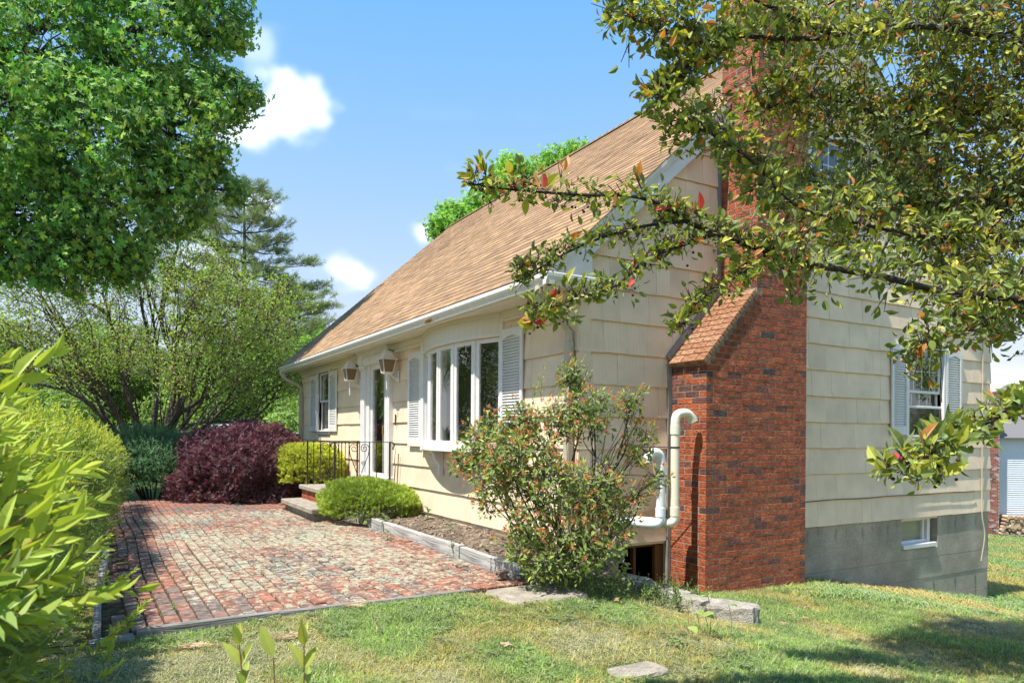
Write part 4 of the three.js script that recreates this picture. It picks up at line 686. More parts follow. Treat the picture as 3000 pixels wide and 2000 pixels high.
// ================================================================== PLANTS: leaves, sprays and how they are set
const UP = V(0, 1, 0);
function addLeaf(gb, o, dir, nrm, len, wid, col, { fold = 0.25, droop = 0.15, hi = false, tw = 0 } = {}) {
  dir = dir.clone().normalize(); const side = dir.clone().cross(nrm).normalize(), n = side.clone().cross(dir).normalize();
  if (tw) side.applyAxisAngle(dir, tw), n.applyAxisAngle(dir, tw);
  const ts = hi ? [0, 0.16, 0.42, 0.7, 1] : [0, 0.42, 1], ws = hi ? [0, 0.62, 1, 0.72, 0] : [0, 1, 0];
  const P = (i, s) => o.clone().addScaledVector(dir, len * ts[i]).addScaledVector(n, fold * abs(s) * wid * ws[i] - droop * len * ts[i] * ts[i]).addScaledVector(side, s * wid * ws[i] * 0.5);
  const U = [0, 0];
  for (const s of [-1, 1]) for (let i = 0; i < ts.length - 1; i++) {
    const a = P(i, 0), b = P(i + 1, 0), c = P(i + 1, s), d = P(i, s);
    if (ws[i] > 0) s > 0 ? gb.tri(a, d, c, U, U, U, col) : gb.tri(a, c, d, U, U, U, col);
    if (ws[i + 1] > 0) s > 0 ? gb.tri(a, c, b, U, U, U, col) : gb.tri(a, b, c, U, U, U, col);
  }
}
function addLobed(gb, o, dir, nrm, size, col, droop = 0.2) {       // a five-lobed maple leaf
  dir = dir.clone().normalize(); const side = dir.clone().cross(nrm).normalize(), n = side.clone().cross(dir).normalize(), U = [0, 0];
  const pts = [[-0.1, 0.18], [-0.05, 0.55], [0.33, 0.30], [0.62, 0.52], [0.60, 0.16], [1, 0], [0.60, -0.16], [0.62, -0.52], [0.33, -0.30], [-0.05, -0.55], [-0.1, -0.18]].map(([a, b]) => o.clone().addScaledVector(dir, a * size).addScaledVector(side, b * size).addScaledVector(n, size * (-droop * a * a + 0.16 * abs(b))));
  const c = o.clone().addScaledVector(dir, 0.25 * size); for (let i = 0; i < pts.length - 1; i++) gb.tri(c, pts[i + 1], pts[i], U, U, U, col);
}
function addStick(gb, a, b, r, col) {                              // a thin three-sided twig
  const t = b.clone().sub(a).normalize(), s = t.clone().cross(abs(t.y) > 0.9 ? V(1, 0, 0) : UP).normalize(), w = s.clone().cross(t), q = [0, 1, 2].map((k) => s.clone().multiplyScalar(r * cos(k * 2.094)).addScaledVector(w, r * sin(k * 2.094))), U = [0, 0];
  for (let k = 0; k < 3; k++) { const j = (k + 1) % 3; gb.quad(a.clone().add(q[j]), a.clone().add(q[k]), b.clone().addScaledVector(q[k], 0.6), b.clone().addScaledVector(q[j], 0.6), U, U, U, U, col); }
}
const vary = (c, r, a = 0.15, h = 0.08) => { const k = 1 + r.r(-a, a), j = r.r(-h, h); return [c[0] * k * (1 + j), c[1] * k, c[2] * k * (1 - j)]; };
const mixc = (a, b, t) => [lerp(a[0], b[0], t), lerp(a[1], b[1], t), lerp(a[2], b[2], t)];
// a shoot along +Y with leaves in pairs
function shoot(seed, { L = 0.28, pairs = 8, len = 0.07, wid = 0.024, col, tip = col, stem = [0.2, 0.1, 0.05], open = 0.9, hi = false, stemR = 0.0025, from = 0.12, spread = 0.25, tipPow = 1.5, fold = 0.25, droop = 0.2 }) {
  const r = rng(seed), gb = new GB(true); let d = V(r.r(-0.1, 0.1), 1, r.r(-0.1, 0.1)).normalize(), p = V(0, 0, 0), last = p; const nodes = [];
  for (let k = 1; k <= pairs; k++) { const q = last.clone().addScaledVector(d, L / pairs); addStick(gb, last, q, stemR * (1 - 0.6 * k / pairs), stem); nodes.push([q, d.clone(), k / pairs]); last = q; d.add(r.dir().multiplyScalar(0.09)).normalize(); }
  for (const [q, dd, t] of nodes) {
    if (t < from) continue; const a0 = r() * 6.28;
    for (const k of [0, 1]) { const a = a0 + k * PI + r.r(-0.4, 0.4), out = V(cos(a), 0, sin(a)), w = lerp(open, open * 0.35, pow(t, 2.2)) + r.r(-spread, spread), dir = dd.clone().multiplyScalar(cos(w)).addScaledVector(out, sin(w)), s = lerp(1, 0.55, pow(t, 3)) * r.r(0.8, 1.15); addLeaf(gb, q, dir, dd.clone().multiplyScalar(sin(w)).addScaledVector(out, -cos(w)).addScaledVector(r.dir(), 0.25), len * s, wid * s, vary(mixc(col, tip, pow(t, tipPow)), r, 0.14), { hi, fold, droop: r.r(0, droop), tw: r.r(-0.5, 0.5) }); }
  }
  return gb.build();
}
// a loose ball of leaves round a bit of twig
function spray(seed, { n = 14, R = 0.16, len = 0.07, wid = 0.03, col, hang = 0.3, lobed = false, hi = false, stem = [0.12, 0.09, 0.06], fold = 0.2, rare, rareP = 0 }) {
  const r = rng(seed), gb = new GB(true);
  for (let k = 0; k < 3; k++) addStick(gb, V(0, -R * 0.6, 0), r.dir().multiplyScalar(R * 0.6).add(V(0, R * 0.2, 0)), 0.003, stem);
  for (let k = 0; k < n; k++) { const d = r.dir(), p = d.clone().multiplyScalar(R * pow(r(), 0.45)), dir = d.clone().addScaledVector(UP, -hang * 1.4).add(r.dir().multiplyScalar(0.6)).normalize(), nrm = UP.clone().add(r.dir().multiplyScalar(0.65)), c = vary(rare && r() < rareP ? rare : col, r, 0.2), s = r.r(0.7, 1.2); if (lobed) addLobed(gb, p, dir, nrm, len * s, c, r.r(0.05, 0.35)); else addLeaf(gb, p, dir, nrm, len * s, wid * s, c, { fold, droop: r.r(0, 0.25), hi }); }
  return gb.build();
}
const tmpO = new THREE.Object3D(), qA = new THREE.Quaternion(), qB = new THREE.Quaternion();
function plant(parent, name, geos, mat, items, seed = 1) {         // items {p, d, s, c}: one instanced part for each leaf shape
  const r = rng(seed), bins = geos.map(() => []); for (const it of items) bins[r.i(geos.length)].push(it);
  bins.forEach((list, k) => {
    if (!list.length) return; const im = new THREE.InstancedMesh(geos[k], mat, list.length);
    list.forEach((it, i) => { qA.setFromUnitVectors(UP, it.d.clone().normalize()); qB.setFromAxisAngle(UP, r() * 6.283); tmpO.quaternion.copy(qA).multiply(qB); tmpO.position.copy(it.p); tmpO.scale.setScalar(it.s); tmpO.updateMatrix(); im.setMatrixAt(i, tmpO.matrix); im.setColorAt(i, lin(...(it.c || [1, 1, 1]))); });
    im.name = name; im.userData.kind = 'stuff'; shade(im); parent.add(im);
  });
}
// a tree or shrub: trunk, limbs to each leafy lobe, branches and twigs inside it, sprays of leaves through its shell
function tree(name, label, category, o) {
  const r = rng(o.seed), t = thing(name, label, category, [0, 0, 0], 0, o.group), base = o.base, bark = o.bark || M.bark;
  const bend = (a, b, k, n = 7) => { const m1 = a.clone().lerp(b, 0.35).add(r.dir().multiplyScalar(k * a.distanceTo(b))).add(V(0, (o.rise ?? 0.06) * a.distanceTo(b), 0)), m2 = a.clone().lerp(b, 0.7).add(r.dir().multiplyScalar(k * a.distanceTo(b))); return smooth([a, m1, m2, b], n); };
  const taper = (n, a, b) => [...Array(n)].map((_, k) => lerp(a, b, pow(k / (n - 1), 0.8)));
  const top = o.top; let trunkPts = [base];
  if (top) { trunkPts = bend(base, top, 0.03, 10); part('trunk', tube(trunkPts, taper(trunkPts.length, o.R, o.R * 0.45).map((q, k) => k === 0 ? q * 1.35 : q), 10), bark, t); }
  const anchors = [], br = [], items = [];
  for (const lb of o.lobes) {
    const [c, rad, cnt] = lb, R3 = typeof rad === 'number' ? [rad, rad, rad] : rad, start = lb[3] ? lb[3] : top ? trunkPts[min(trunkPts.length - 1, floor(trunkPts.length * r.r(o.low ?? 0.45, 1)))] : base.clone().add(V(r.r(-0.06, 0.06), 0, r.r(-0.06, 0.06)));
    const lp = bend(start, c, o.wobble ?? 0.07, 9), lr = (o.limbR ?? o.R * 0.4) * r.r(0.8, 1.15);
    part('limb', tube(lp, taper(lp.length, lr, lr * 0.3), 7), bark, t); lp.slice(3).forEach((q) => anchors.push(q));
    const nb = o.branches ?? 7;
    for (let k = 0; k < nb; k++) { const d = r.dir(); d.y = d.y * 0.7 + 0.15; const e = c.clone().add(V(d.x * R3[0], d.y * R3[1], d.z * R3[2]).multiplyScalar(r.r(0.6, 0.95))), bp = bend(lp[4 + r.i(lp.length - 4)], e, 0.1, 5); br.push(tube(bp, taper(bp.length, lr * 0.32, lr * 0.07), 4, false)); bp.slice(1).forEach((q) => anchors.push(q)); }
    for (let k = 0; k < cnt; k++) {
      const d = r.dir(), lump = 0.72 + 0.56 * noise3(d.x * 1.9 + c.x * 3, d.y * 1.9 + c.y * 3, d.z * 1.9 + c.z * 3), m = lump * lerp(0.45, 1, pow(r(), o.shell ?? 0.5)), p = c.clone().add(V(d.x * R3[0] * m, d.y * R3[1] * m, d.z * R3[2] * m));
      if (o.keep && !o.keep(p, r)) continue;
      items.push({ p, d: d.clone().multiplyScalar(0.8).add(V(0, o.lift ?? 0.2, 0)).add(r.dir().multiplyScalar(0.5)), s: r.r(0.75, 1.25) * (o.scale ?? 1), c: o.tint(p, r, d) });
    }
  }
  if (o.twigs !== 0) for (const it of items) { if (r() > (o.twigs ?? 0.5)) continue; let bd = 1e9, bp = null; for (let k = 0; k < anchors.length; k++) { const a = anchors[k], q = (a.x - it.p.x) ** 2 + (a.y - it.p.y) ** 2 + (a.z - it.p.z) ** 2; if (q < bd) { bd = q; bp = a; } } if (bp && bd > 0.004) { const g = new GB(), m = bp.clone().lerp(it.p, 0.5).add(r.dir().multiplyScalar(0.08 * sqrt(bd))), w = (o.twigR ?? 0.006) * (1 + sqrt(bd)); addStick(g, bp, m, w, null); addStick(g, m, it.p, w * 0.6, null); br.push(g.build()); } }
  if (br.length) part('branches', merge(br), o.twigBark || bark, t).userData.kind = 'stuff';
  plant(t, 'crown', o.geos, o.mat || M.leaf, items, o.seed + 1);
  t.items_ = items; return t;
}

// ------------------------------------------------------------------ lawn grass
{
  const blade = (gb, o, d, len, w, col, bend) => { const side = V(d.z, 0, -d.x).normalize().multiplyScalar(w / 2), a = o, m = o.clone().addScaledVector(UP, len * 0.55 * (1 - bend * 0.4)).addScaledVector(d, len * 0.45 * bend), t = o.clone().addScaledVector(UP, len * (1 - bend * 0.75)).addScaledVector(d, len * (0.3 + 0.7 * bend)), U = [0, 0]; gb.quad(a.clone().sub(side), a.clone().add(side), m.clone().addScaledVector(side, 0.8), m.clone().addScaledVector(side, -0.8), U, U, U, U, col); gb.tri(m.clone().addScaledVector(side, -0.8), m.clone().addScaledVector(side, 0.8), t, U, U, U, col); };
  const tuft = (seed, n, R, len, w, col, b0, b1, dry = 0) => { const r = rng(seed), gb = new GB(true); for (let k = 0; k < n; k++) { const a = r() * 6.283, o = V(r.r(-R, R), -0.008, r.r(-R, R)), q = r() < dry ? [0.50, 0.45, 0.20] : col; blade(gb, o, V(cos(a), 0, sin(a)), len * r.r(0.5, 1.25), w * r.r(0.7, 1.3), vary(q, r, 0.25, 0.1), r.r(b0, b1)); } return gb.build(); };
  const clover = (seed) => { const r = rng(seed), gb = new GB(true); for (let k = 0; k < 9; k++) { const o = V(r.r(-0.05, 0.05), 0, r.r(-0.05, 0.05)), h = r.r(0.01, 0.035), top = o.clone().setY(h), a0 = r() * 6.28; addStick(gb, o, top, 0.0008, [0.1, 0.16, 0.04]); for (let j = 0; j < 3; j++) { const a = a0 + j * 2.094; addLeaf(gb, top, V(cos(a), 0.12, sin(a)), UP, 0.016 * r.r(0.8, 1.2), 0.016, vary([0.12, 0.21, 0.045], r, 0.2), { fold: 0.1, droop: 0.1 }); } } return gb.build(); };
  const G1 = [1, 2, 3].map((k) => tuft(k, 10, 0.04, 0.052, 0.0036, [0.25, 0.345, 0.04], 0.15, 0.95, 0.2)), G2 = [4, 5].map((k) => tuft(k, 8, 0.04, 0.05, 0.003, [0.52, 0.48, 0.23], 0.7, 1.1, 0.4)), G3 = [6, 7].map((k) => tuft(k, 14, 0.10, 0.055, 0.007, [0.26, 0.35, 0.045], 0.2, 0.9, 0.22)), G4 = [8, 9].map(clover);
  const lawn = thing('lawn_grass', 'short mown lawn grass mixed with dry clippings', undefined); lawn.userData.kind = 'stuff'; delete lawn.userData.category;
  const r = rng(99), green = [], straw = [], far = [], clo = [];
  const blocked = (x, z) => (x > -4.1 && x < -0.8 && z < 0.58 && z > -10) || (x > -0.9 && x < 0.25 && z < 0.6) || (x > -1.39 && x < -0.65 && z > 0.58 && z < 1.12) || (x > 0.0 && x < 7.92 && z < 0.01 && z > -11.2) || (x > 1.24 && x < 2.83 && z < 0.53);
  const stepP = onY(1870, 1990, -0.12);
  const dry = (x, z) => fbm(x * 1.6 + 70, z * 1.6 + 70, 4096, 3, 33);
  for (let k = 0; k < 105000; k++) {                    // near lawn, denser toward the camera
    const d = 3.0 + 5.5 * pow(r(), 0.75), px = r.r(150, 3080), q = ray(px, HY); const x = CAM.x + q.x * d, z = CAM.z + q.z * d;
    if (blocked(x, z) || hypot(x - stepP.x, (z - stepP.z) * 1.3) < 0.22 || z > 4.6) continue;
    const y = groundY(x, z), v = dry(x, z), tilt = V(r.r(-0.25, 0.25), 1, r.r(-0.25, 0.25));
    const straws = v + r.r(-0.16, 0.16) > 0.64 - 0.10 * (1 - sstep(-3.2, -1.5, x)) - 0.06 * sstep(1.5, 3, x), t = r.r(0.6, 1.35) * (1 + 0.5 * (fbm(x * 4 + 9, z * 4 + 9, 4096, 2, 44) - 0.5));
    const lush = 1 - 0.25 * sstep(0.5, 0.62, v);
    (straws ? straw : green).push({ p: V(x, y, z), d: tilt, s: (r.r(0.65, 1.2) + (r() < 0.06 ? 0.5 : 0)) * (straws ? 0.9 : lush), c: straws ? [t, t, t] : [t * lerp(0.85, 1.35, sstep(0.42, 0.6, v)), t, t * 0.95] });
    if (!straws && r() < 0.035 && x < 1.2 && fbm(x * 2.5 + 30, z * 2.5 + 30, 4096, 2, 51) > 0.5) clo.push({ p: V(x, y, z), d: tilt, s: r.r(0.7, 1.1), c: [t * 1.25, t * 1.1, t * 0.7] });
  }
  for (let k = 0; k < 26000; k++) {                    // farther lawn
    const d = 7.5 + 40 * pow(r(), 2.2), px = r.r(2350, 3100), q = ray(px, HY), x = CAM.x + q.x * d, z = CAM.z + q.z * d; if (blocked(x, z)) continue;
    const v = dry(x * 0.4, z * 0.4), t = r.r(0.8, 1.2); far.push({ p: V(x, groundY(x, z), z), d: V(r.r(-0.2, 0.2), 1, r.r(-0.2, 0.2)), s: r.r(0.8, 1.3) * (1 + d * 0.03), c: [t * lerp(0.8, 1.5, sstep(0.4, 0.62, v)), t * lerp(0.95, 1.15, v), t] });
  }
  for (let k = 0; k < 5000; k++) { const x = r.r(-9, -4.4), z = r.r(-9, 4); far.push({ p: V(x, groundY(x, z), z), d: UP, s: r.r(0.8, 1.2), c: [1, 1, 1] }); }
  plant(lawn, 'grass', G1, M.blade, green, 5); plant(lawn, 'clippings', G2, M.blade, straw, 6); plant(lawn, 'far_grass', G3, M.blade, far, 7); plant(lawn, 'clover', G4, M.blade, clo, 8);
}

// ------------------------------------------------------------------ hedge on the left
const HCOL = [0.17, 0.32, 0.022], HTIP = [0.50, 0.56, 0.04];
const hface = (z) => z < -5 ? lerp(-3.72, -3.93, (z + 8.5) / 3.5) : z < -2 ? lerp(-3.93, -4.08, (z + 5) / 3) : lerp(-4.08, -4.36, min(1, (z + 2) / 3)), hw = (z) => 0.42 + 0.04 * sin(z * 1.3 + 1), hx = (z) => hface(z) - 0.2 - hw(z) + 0.04 * sin(z * 2.3), hh = (z) => (z < -2 ? lerp(1.12, 1.3, (z + 8.5) / 6.5) : lerp(1.3, 1.2, (z + 2) / 6.5)) + 0.05 * sin(z * 2.1);
{
  const hedge = thing('leafy_hedge', 'tall bright yellow green leafy hedge along the patio edge', 'hedge', [0, 0, 0]);
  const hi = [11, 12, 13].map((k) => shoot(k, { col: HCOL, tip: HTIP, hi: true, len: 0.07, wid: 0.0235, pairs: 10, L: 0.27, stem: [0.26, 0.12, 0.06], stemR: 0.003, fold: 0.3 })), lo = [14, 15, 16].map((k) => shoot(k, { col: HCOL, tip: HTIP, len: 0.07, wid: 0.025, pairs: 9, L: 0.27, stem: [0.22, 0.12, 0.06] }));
  const side = [17, 18, 19].map((k) => shoot(k, { col: [0.15, 0.25, 0.03], tip: [0.34, 0.42, 0.05], len: 0.082, wid: 0.026, pairs: 8, L: 0.25, stem: [0.22, 0.12, 0.06], tipPow: 2.5 }));  // greener side shoots: fewer young tips, and side shade put into the colour
  const r = rng(71), near = [], far = [], stems = [], ones = [], flank = [];
  const surf = () => {
    const z = r() < 0.35 ? r.r(1.0, 4.75) : r.r(-8.6, 4.6), a = r.r(-0.35, PI + 0.1), w = hw(z), h = hh(z), k = pow(r(), 0.35);
    // a squarish cross-section
    const cx = cos(a), sy = max(-0.12, sin(a)), l = pow(pow(abs(cx), 3.2) + pow(abs(sy), 3.2), -1 / 3.2);
    let x = hx(z) + cx * l * w * lerp(0.5, 1, k), y = 0.12 + (h - 0.2) * (0.45 + 0.55 * sy * l) * lerp(0.85, 1, k); if (sin(a) < 0.15) y = r.r(0.05, h * 0.7);
    return { p: V(x, y, z), out: V(cx * 0.8, 0.35 + 0.65 * max(0, sin(a)), r.r(-0.35, 0.35) + (z < -8.2 ? -0.5 : z > 4.4 ? 0.5 : 0)), k };
  };
  for (let i = 0; i < 7000; i++) {
    const { p, out, k } = surf(), dc = p.distanceTo(CAM), [px, py] = toPx(p), fw = fwdOf(p);
    if (dc < 0.75 || (fw > 0 && px > 430 + (p.y < 0.6 && p.z > 0 ? 40 : 0))) continue;
    const t = r.r(0.8, 1.18), it = { p, d: out.add(r.dir().multiplyScalar(0.35)), s: r.r(0.75, 1.2), c: [t, t, t] };
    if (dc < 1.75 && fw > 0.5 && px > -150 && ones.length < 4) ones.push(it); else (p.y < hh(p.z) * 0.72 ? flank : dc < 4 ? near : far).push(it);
  }
  // loose shoots reaching out over the patio corner
  for (const [px, py, d] of [[540 - 165, 1660, 4.7], [330, 1700, 4.6], [450, 1760, 4.55], [400, 1790, 4.5], [290, 1760, 4.4], [350, 1850, 4.3], [250, 1620, 4.5], [300, 1560, 5], [220, 1500, 4.8], [240, 1900, 3.9], [330, 1930, 3.9], [180, 1700, 4.2], [390, 1870, 4.2]]) { const e = at(px, py, d), b = V(e.x - 0.22, e.y - 0.24, e.z - 0.02); near.push({ p: b, d: e.clone().sub(b).add(V(0, 0.06, 0)), s: 1.2, c: [1.25, 1.2, 1.1] }); stems.push(tube([V(hx(b.z) + 0.2, 0.0, b.z), V(lerp(hx(b.z), b.x, 0.7), b.y * 0.6, b.z), b], [0.006, 0.004, 0.003], 5)); }
  for (let k = 0; k < 110; k++) { const d = r.r(1.0, 1.9), py = 1320 + 600 * pow(r(), 1.1), px = r.r(-600, -270) + (py - 1320) * 0.24, p = at(px, py, d), t = r.r(0.9, 1.15), it = { p, d: V(r.r(0.6, 1.0), r.r(0.15, 0.75), r.r(-0.1, 0.5)), s: r.r(0.8, 1.05), c: [t, t, t] }; if (ones.length < 18 && px > -560) ones.push(it); else near.push(it); }
  for (let z = -8.4; z < 4.5; z += 0.16) { const x = hx(z) + r.r(-0.2, 0.2); stems.push(tube([V(x, -0.12, z), V(x + r.r(-0.1, 0.1), 0.6, z + r.r(-0.1, 0.1)), V(x + r.r(-0.3, 0.3), hh(z) - 0.2, z + r.r(-0.15, 0.15))], [0.014, 0.009, 0.004], 5)); }
  part('stems', merge(stems), M.barkDark, hedge).userData.kind = 'stuff';
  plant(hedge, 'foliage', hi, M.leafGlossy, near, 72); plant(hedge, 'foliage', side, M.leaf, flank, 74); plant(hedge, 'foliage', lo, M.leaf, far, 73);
  // the nearest shoots leaf by leaf
  const lg = [0, 1, 2, 3].map((k) => { const gb = new GB(true), q = rng(80 + k); addLeaf(gb, V(0, 0, 0), UP, V(0, 0, 1), 0.072, 0.0245, vary(mixc(HCOL, HTIP, k / 3.2), q, 0.1), { hi: true, fold: 0.3, droop: 0.12 + 0.08 * k }); return gb.build(); });
  let count = 0;
  for (const it of ones) {
    qA.setFromUnitVectors(UP, it.d.clone().normalize()); const ax = UP.clone().applyQuaternion(qA), L = 0.27;
    part('shoot_stem', tube([it.p, it.p.clone().addScaledVector(ax, L)], [0.003, 0.0015], 5), M.stem, hedge);
    for (let k = 1; k <= 8 && count < 292; k++) for (const s of [0, 1]) { const t = k / 8, a = k * 1.57 + s * PI + r.r(-0.3, 0.3), w = lerp(1.0, 0.35, t * t) + r.r(-0.2, 0.2), out = V(cos(a), 0, sin(a)).applyQuaternion(qA), dir = ax.clone().multiplyScalar(cos(w)).addScaledVector(out, sin(w)), o = part('leaf', lg[min(3, floor(t * 4 + r.r(-0.5, 0.5) + 0.2)) < 0 ? 0 : min(3, max(0, floor(t * 4 + r.r(-0.5, 0.5))))], M.leaf, hedge); o.position.copy(it.p).addScaledVector(ax, L * t); o.quaternion.setFromUnitVectors(UP, dir); o.rotateY(r.r(-0.8, 0.8)); o.scale.setScalar(r.r(0.8, 1.2) * lerp(1, 0.6, pow(t, 3))); count++; }
  }
}
// young shoots pushing up right before the camera
{
  const r = rng(85); let n = 0;
  for (const [px, py, d, tx, ty, label] of [[760, 2120, 1.5, 700, 1890, 'leafy shoot with pale stem rising from the lawn beside the taller shoot'], [830, 2120, 1.42, 890, 1890, 'tallest leafy shoot with brown stem and bright leaves in the lawn'], [800, 2160, 1.46, 800, 1925, 'short shoot with one broad dark leaf between two taller shoots']]) {
    const e = at(tx, ty, d * 1.03), gx = at(px, py, d), foot = V(gx.x, groundY(gx.x, gx.z) - 0.02, gx.z), t = thing('leafy_shoot', label, 'shoot', [foot.x, foot.y, foot.z], 0, 'leafy shoots in the lawn'); const tip = e.clone().sub(foot), path = smooth([V(0, 0, 0), tip.clone().multiplyScalar(0.5).add(V(0.02, 0.02, 0)), tip], 12);
    part('stem', tube(path, path.map((_, k) => lerp(0.005, 0.0016, k / 12)), 6), M.stem, t);
    const nodes = n === 2 ? 3 : 6;
    for (let k = 0; k < nodes; k++) for (const s of n === 2 ? [0] : [0, 1]) { const f = k / (nodes - 1), tt = lerp(0.74, 1, f) * 12, i0 = min(11, floor(tt)), at0 = path[i0].clone().lerp(path[i0 + 1], tt - i0), gb = new GB(true), a = k * 1.57 + s * PI + 0.5, w = lerp(1.25, 0.35, f), ax = path[i0 + 1].clone().sub(path[i0]).normalize(), out = V(cos(a), 0.05, sin(a)), dir = ax.multiplyScalar(cos(w)).addScaledVector(out, sin(w)), l = (n === 2 ? 0.10 : 0.078) * lerp(1, 0.7, f) * r.r(0.85, 1.15); addLeaf(gb, at0, dir, V(-0.3, 0.8, 0.4).add(r.dir().multiplyScalar(0.4)), l, l * 0.36, vary(mixc([0.30, 0.42, 0.05], [0.52, 0.55, 0.07], f * f), r, 0.12), { hi: true, fold: 0.3, droop: r.r(0, 0.2) }); part('leaf', gb.build(), M.leaf, t); }
    n++;
  }
}

// ------------------------------------------------------------------ rounded and clipped shrubs
function shrub(name, label, { seed, c, rad, pow: pw = 2.4, n, geos, mat, tint, inner = 0.55, lift = 0.3, stems = 14, bark = M.barkDark, group, lump = 0.12, down = 0 }) {
  const r = rng(seed), t = thing(name, label, 'shrub', [0, 0, 0], 0, group), items = [], st = [];
  for (let k = 0; k < n; k++) {
    const d = r.dir(); if (d.y < -0.25) d.y *= -0.5; const l = pow(pow(abs(d.x), pw) + pow(abs(d.y), pw) + pow(abs(d.z), pw), -1 / pw), m = l * (1 - lump + 2 * lump * noise3(d.x * 3 + seed, d.y * 3, d.z * 3)) * lerp(inner, 1, pow(r(), 0.4)), p = V(c.x + d.x * m * rad[0], c.y + d.y * m * rad[1], c.z + d.z * m * rad[2]); if (p.y < 0.02) p.y = r.r(0.02, 0.15);
    items.push({ p, d: d.clone().add(V(0, lift - down * (1 - max(0, d.y)), 0)).add(r.dir().multiplyScalar(0.4)), s: r.r(0.75, 1.25), c: tint(p, r, d) });
  }
  for (let k = 0; k < stems; k++) { const e = c.clone().add(V(r.r(-0.7, 0.7) * rad[0], r.r(0, 0.6) * rad[1], r.r(-0.7, 0.7) * rad[2])), b = V(lerp(c.x, e.x, 0.2), -0.15, lerp(c.z, e.z, 0.2)); st.push(tube(smooth([b, b.clone().lerp(e, 0.5).add(V(0, 0.08, 0)), e], 5), [0.02, 0.017, 0.014, 0.011, 0.008, 0.005], 5)); }
  part('stems', merge(st), bark, t).userData.kind = 'stuff'; plant(t, 'foliage', geos, mat, items, seed + 3); return t;
}
{
  // yew: short flat sprays of needles, pale new growth at the tips
  const yew = (seed, c0, c1) => { const r = rng(seed), gb = new GB(true); for (let b = 0; b < 3; b++) { const ax = V(r.r(-0.5, 0.5), 1, r.r(-0.5, 0.5)).normalize(), L = r.r(0.055, 0.09), side = ax.clone().cross(r.dir()).normalize(); for (let k = 0; k < 9; k++) { const f = k / 9, p = ax.clone().multiplyScalar(L * f); for (const s of [-1, 1]) addLeaf(gb, p, ax.clone().multiplyScalar(0.55).addScaledVector(side, s).add(r.dir().multiplyScalar(0.2)), ax.clone().cross(side), 0.021 * r.r(0.8, 1.1), 0.0055, vary(mixc(c0, c1, f), r, 0.15), { fold: 0, droop: 0.2 }); } } return gb.build(); };
  const y1 = [1, 2, 3].map((k) => yew(k, [0.36, 0.46, 0.03], [0.74, 0.74, 0.06])), y2 = [4, 5, 6].map((k) => yew(k, [0.16, 0.28, 0.025], [0.44, 0.54, 0.04]));
  const yt = (p, r, d) => { const q = r.r(0.75, 1.2); return [q, q, q]; };
  shrub('clipped_yew', 'boxy clipped yew with bright yellow green tips beside the stoop', { seed: 201, c: V(-0.66, 0.53, -8.15), rad: [0.58, 0.52, 0.84], pow: 4.5, n: 5200, geos: y1, mat: M.needle, tint: yt, inner: 0.7, lump: 0.06 });
  shrub('low_yew', 'low spreading green yew between the stoop and the soil bed', { seed: 202, c: V(-0.62, 0.18, -4.62), rad: [0.64, 0.38, 0.92], pow: 2.5, n: 5600, geos: y2, mat: M.needle, tint: yt, inner: 0.65, lump: 0.16 });
  // dark round-leaved shrub
  const dk = [7, 8, 9].map((k) => shoot(k, { L: 0.16, pairs: 6, len: 0.038, wid: 0.022, col: [0.055, 0.17, 0.04], tip: [0.10, 0.26, 0.055], open: 1.1, fold: 0.1 }));
  shrub('dark_shrub', 'rounded dark blue green shrub at the far end of the patio', { seed: 203, c: at(445, 1385, 14.4).setY(0.42), rad: [1.05, 0.9, 1.0], n: 4300, geos: dk, mat: M.leaf, tint: (p, r) => { const q = r.r(0.7, 1.3); return [q, q, q * r.r(0.9, 1.15)]; }, inner: 0.6, lump: 0.2 });
  // cut-leaf maple: hanging lacy leaves
  const lace = (seed) => { const r = rng(seed), gb = new GB(true); for (let k = 0; k < 7; k++) { const p = V(r.r(-0.06, 0.06), r.r(-0.02, 0.1), r.r(-0.06, 0.06)), ax = V(r.r(-0.4, 0.4), -1, r.r(-0.4, 0.4)).add(V(p.x * 8, 0.35, p.z * 8)).normalize(), sd = ax.clone().cross(r.dir()).normalize(), nn = sd.clone().cross(ax); for (let j = -3; j <= 3; j++) { const a = j * 0.36, dir = ax.clone().multiplyScalar(cos(a)).addScaledVector(sd, sin(a)); addLeaf(gb, p, dir, nn, (0.085 - abs(j) * 0.012) * r.r(0.85, 1.15), 0.009, vary([0.125, 0.03, 0.036], r, 0.3, 0.1), { fold: 0.1, droop: 0.25 }); } } return gb.build(); };
  const jm = at(735, 1400, 14.3);
  const mt = shrub('weeping_maple', 'mounded maroon cutleaf maple below the left front window', { seed: 204, c: V(jm.x, 0.30, jm.z), rad: [1.38, 1.2, 1.45], pow: 2.2, n: 5200, geos: [21, 22, 23, 24].map(lace), mat: M.leaf, tint: (p, r) => { const q = r.r(0.65, 1.45) * (0.75 + 0.6 * noise3(p.x * 4, p.y * 6, p.z * 4)); return [q, q * r.r(0.8, 1.1), q]; }, inner: 0.62, lift: 0.5, lump: 0.22, stems: 10 });
  mt.userData.category = 'maple';
}

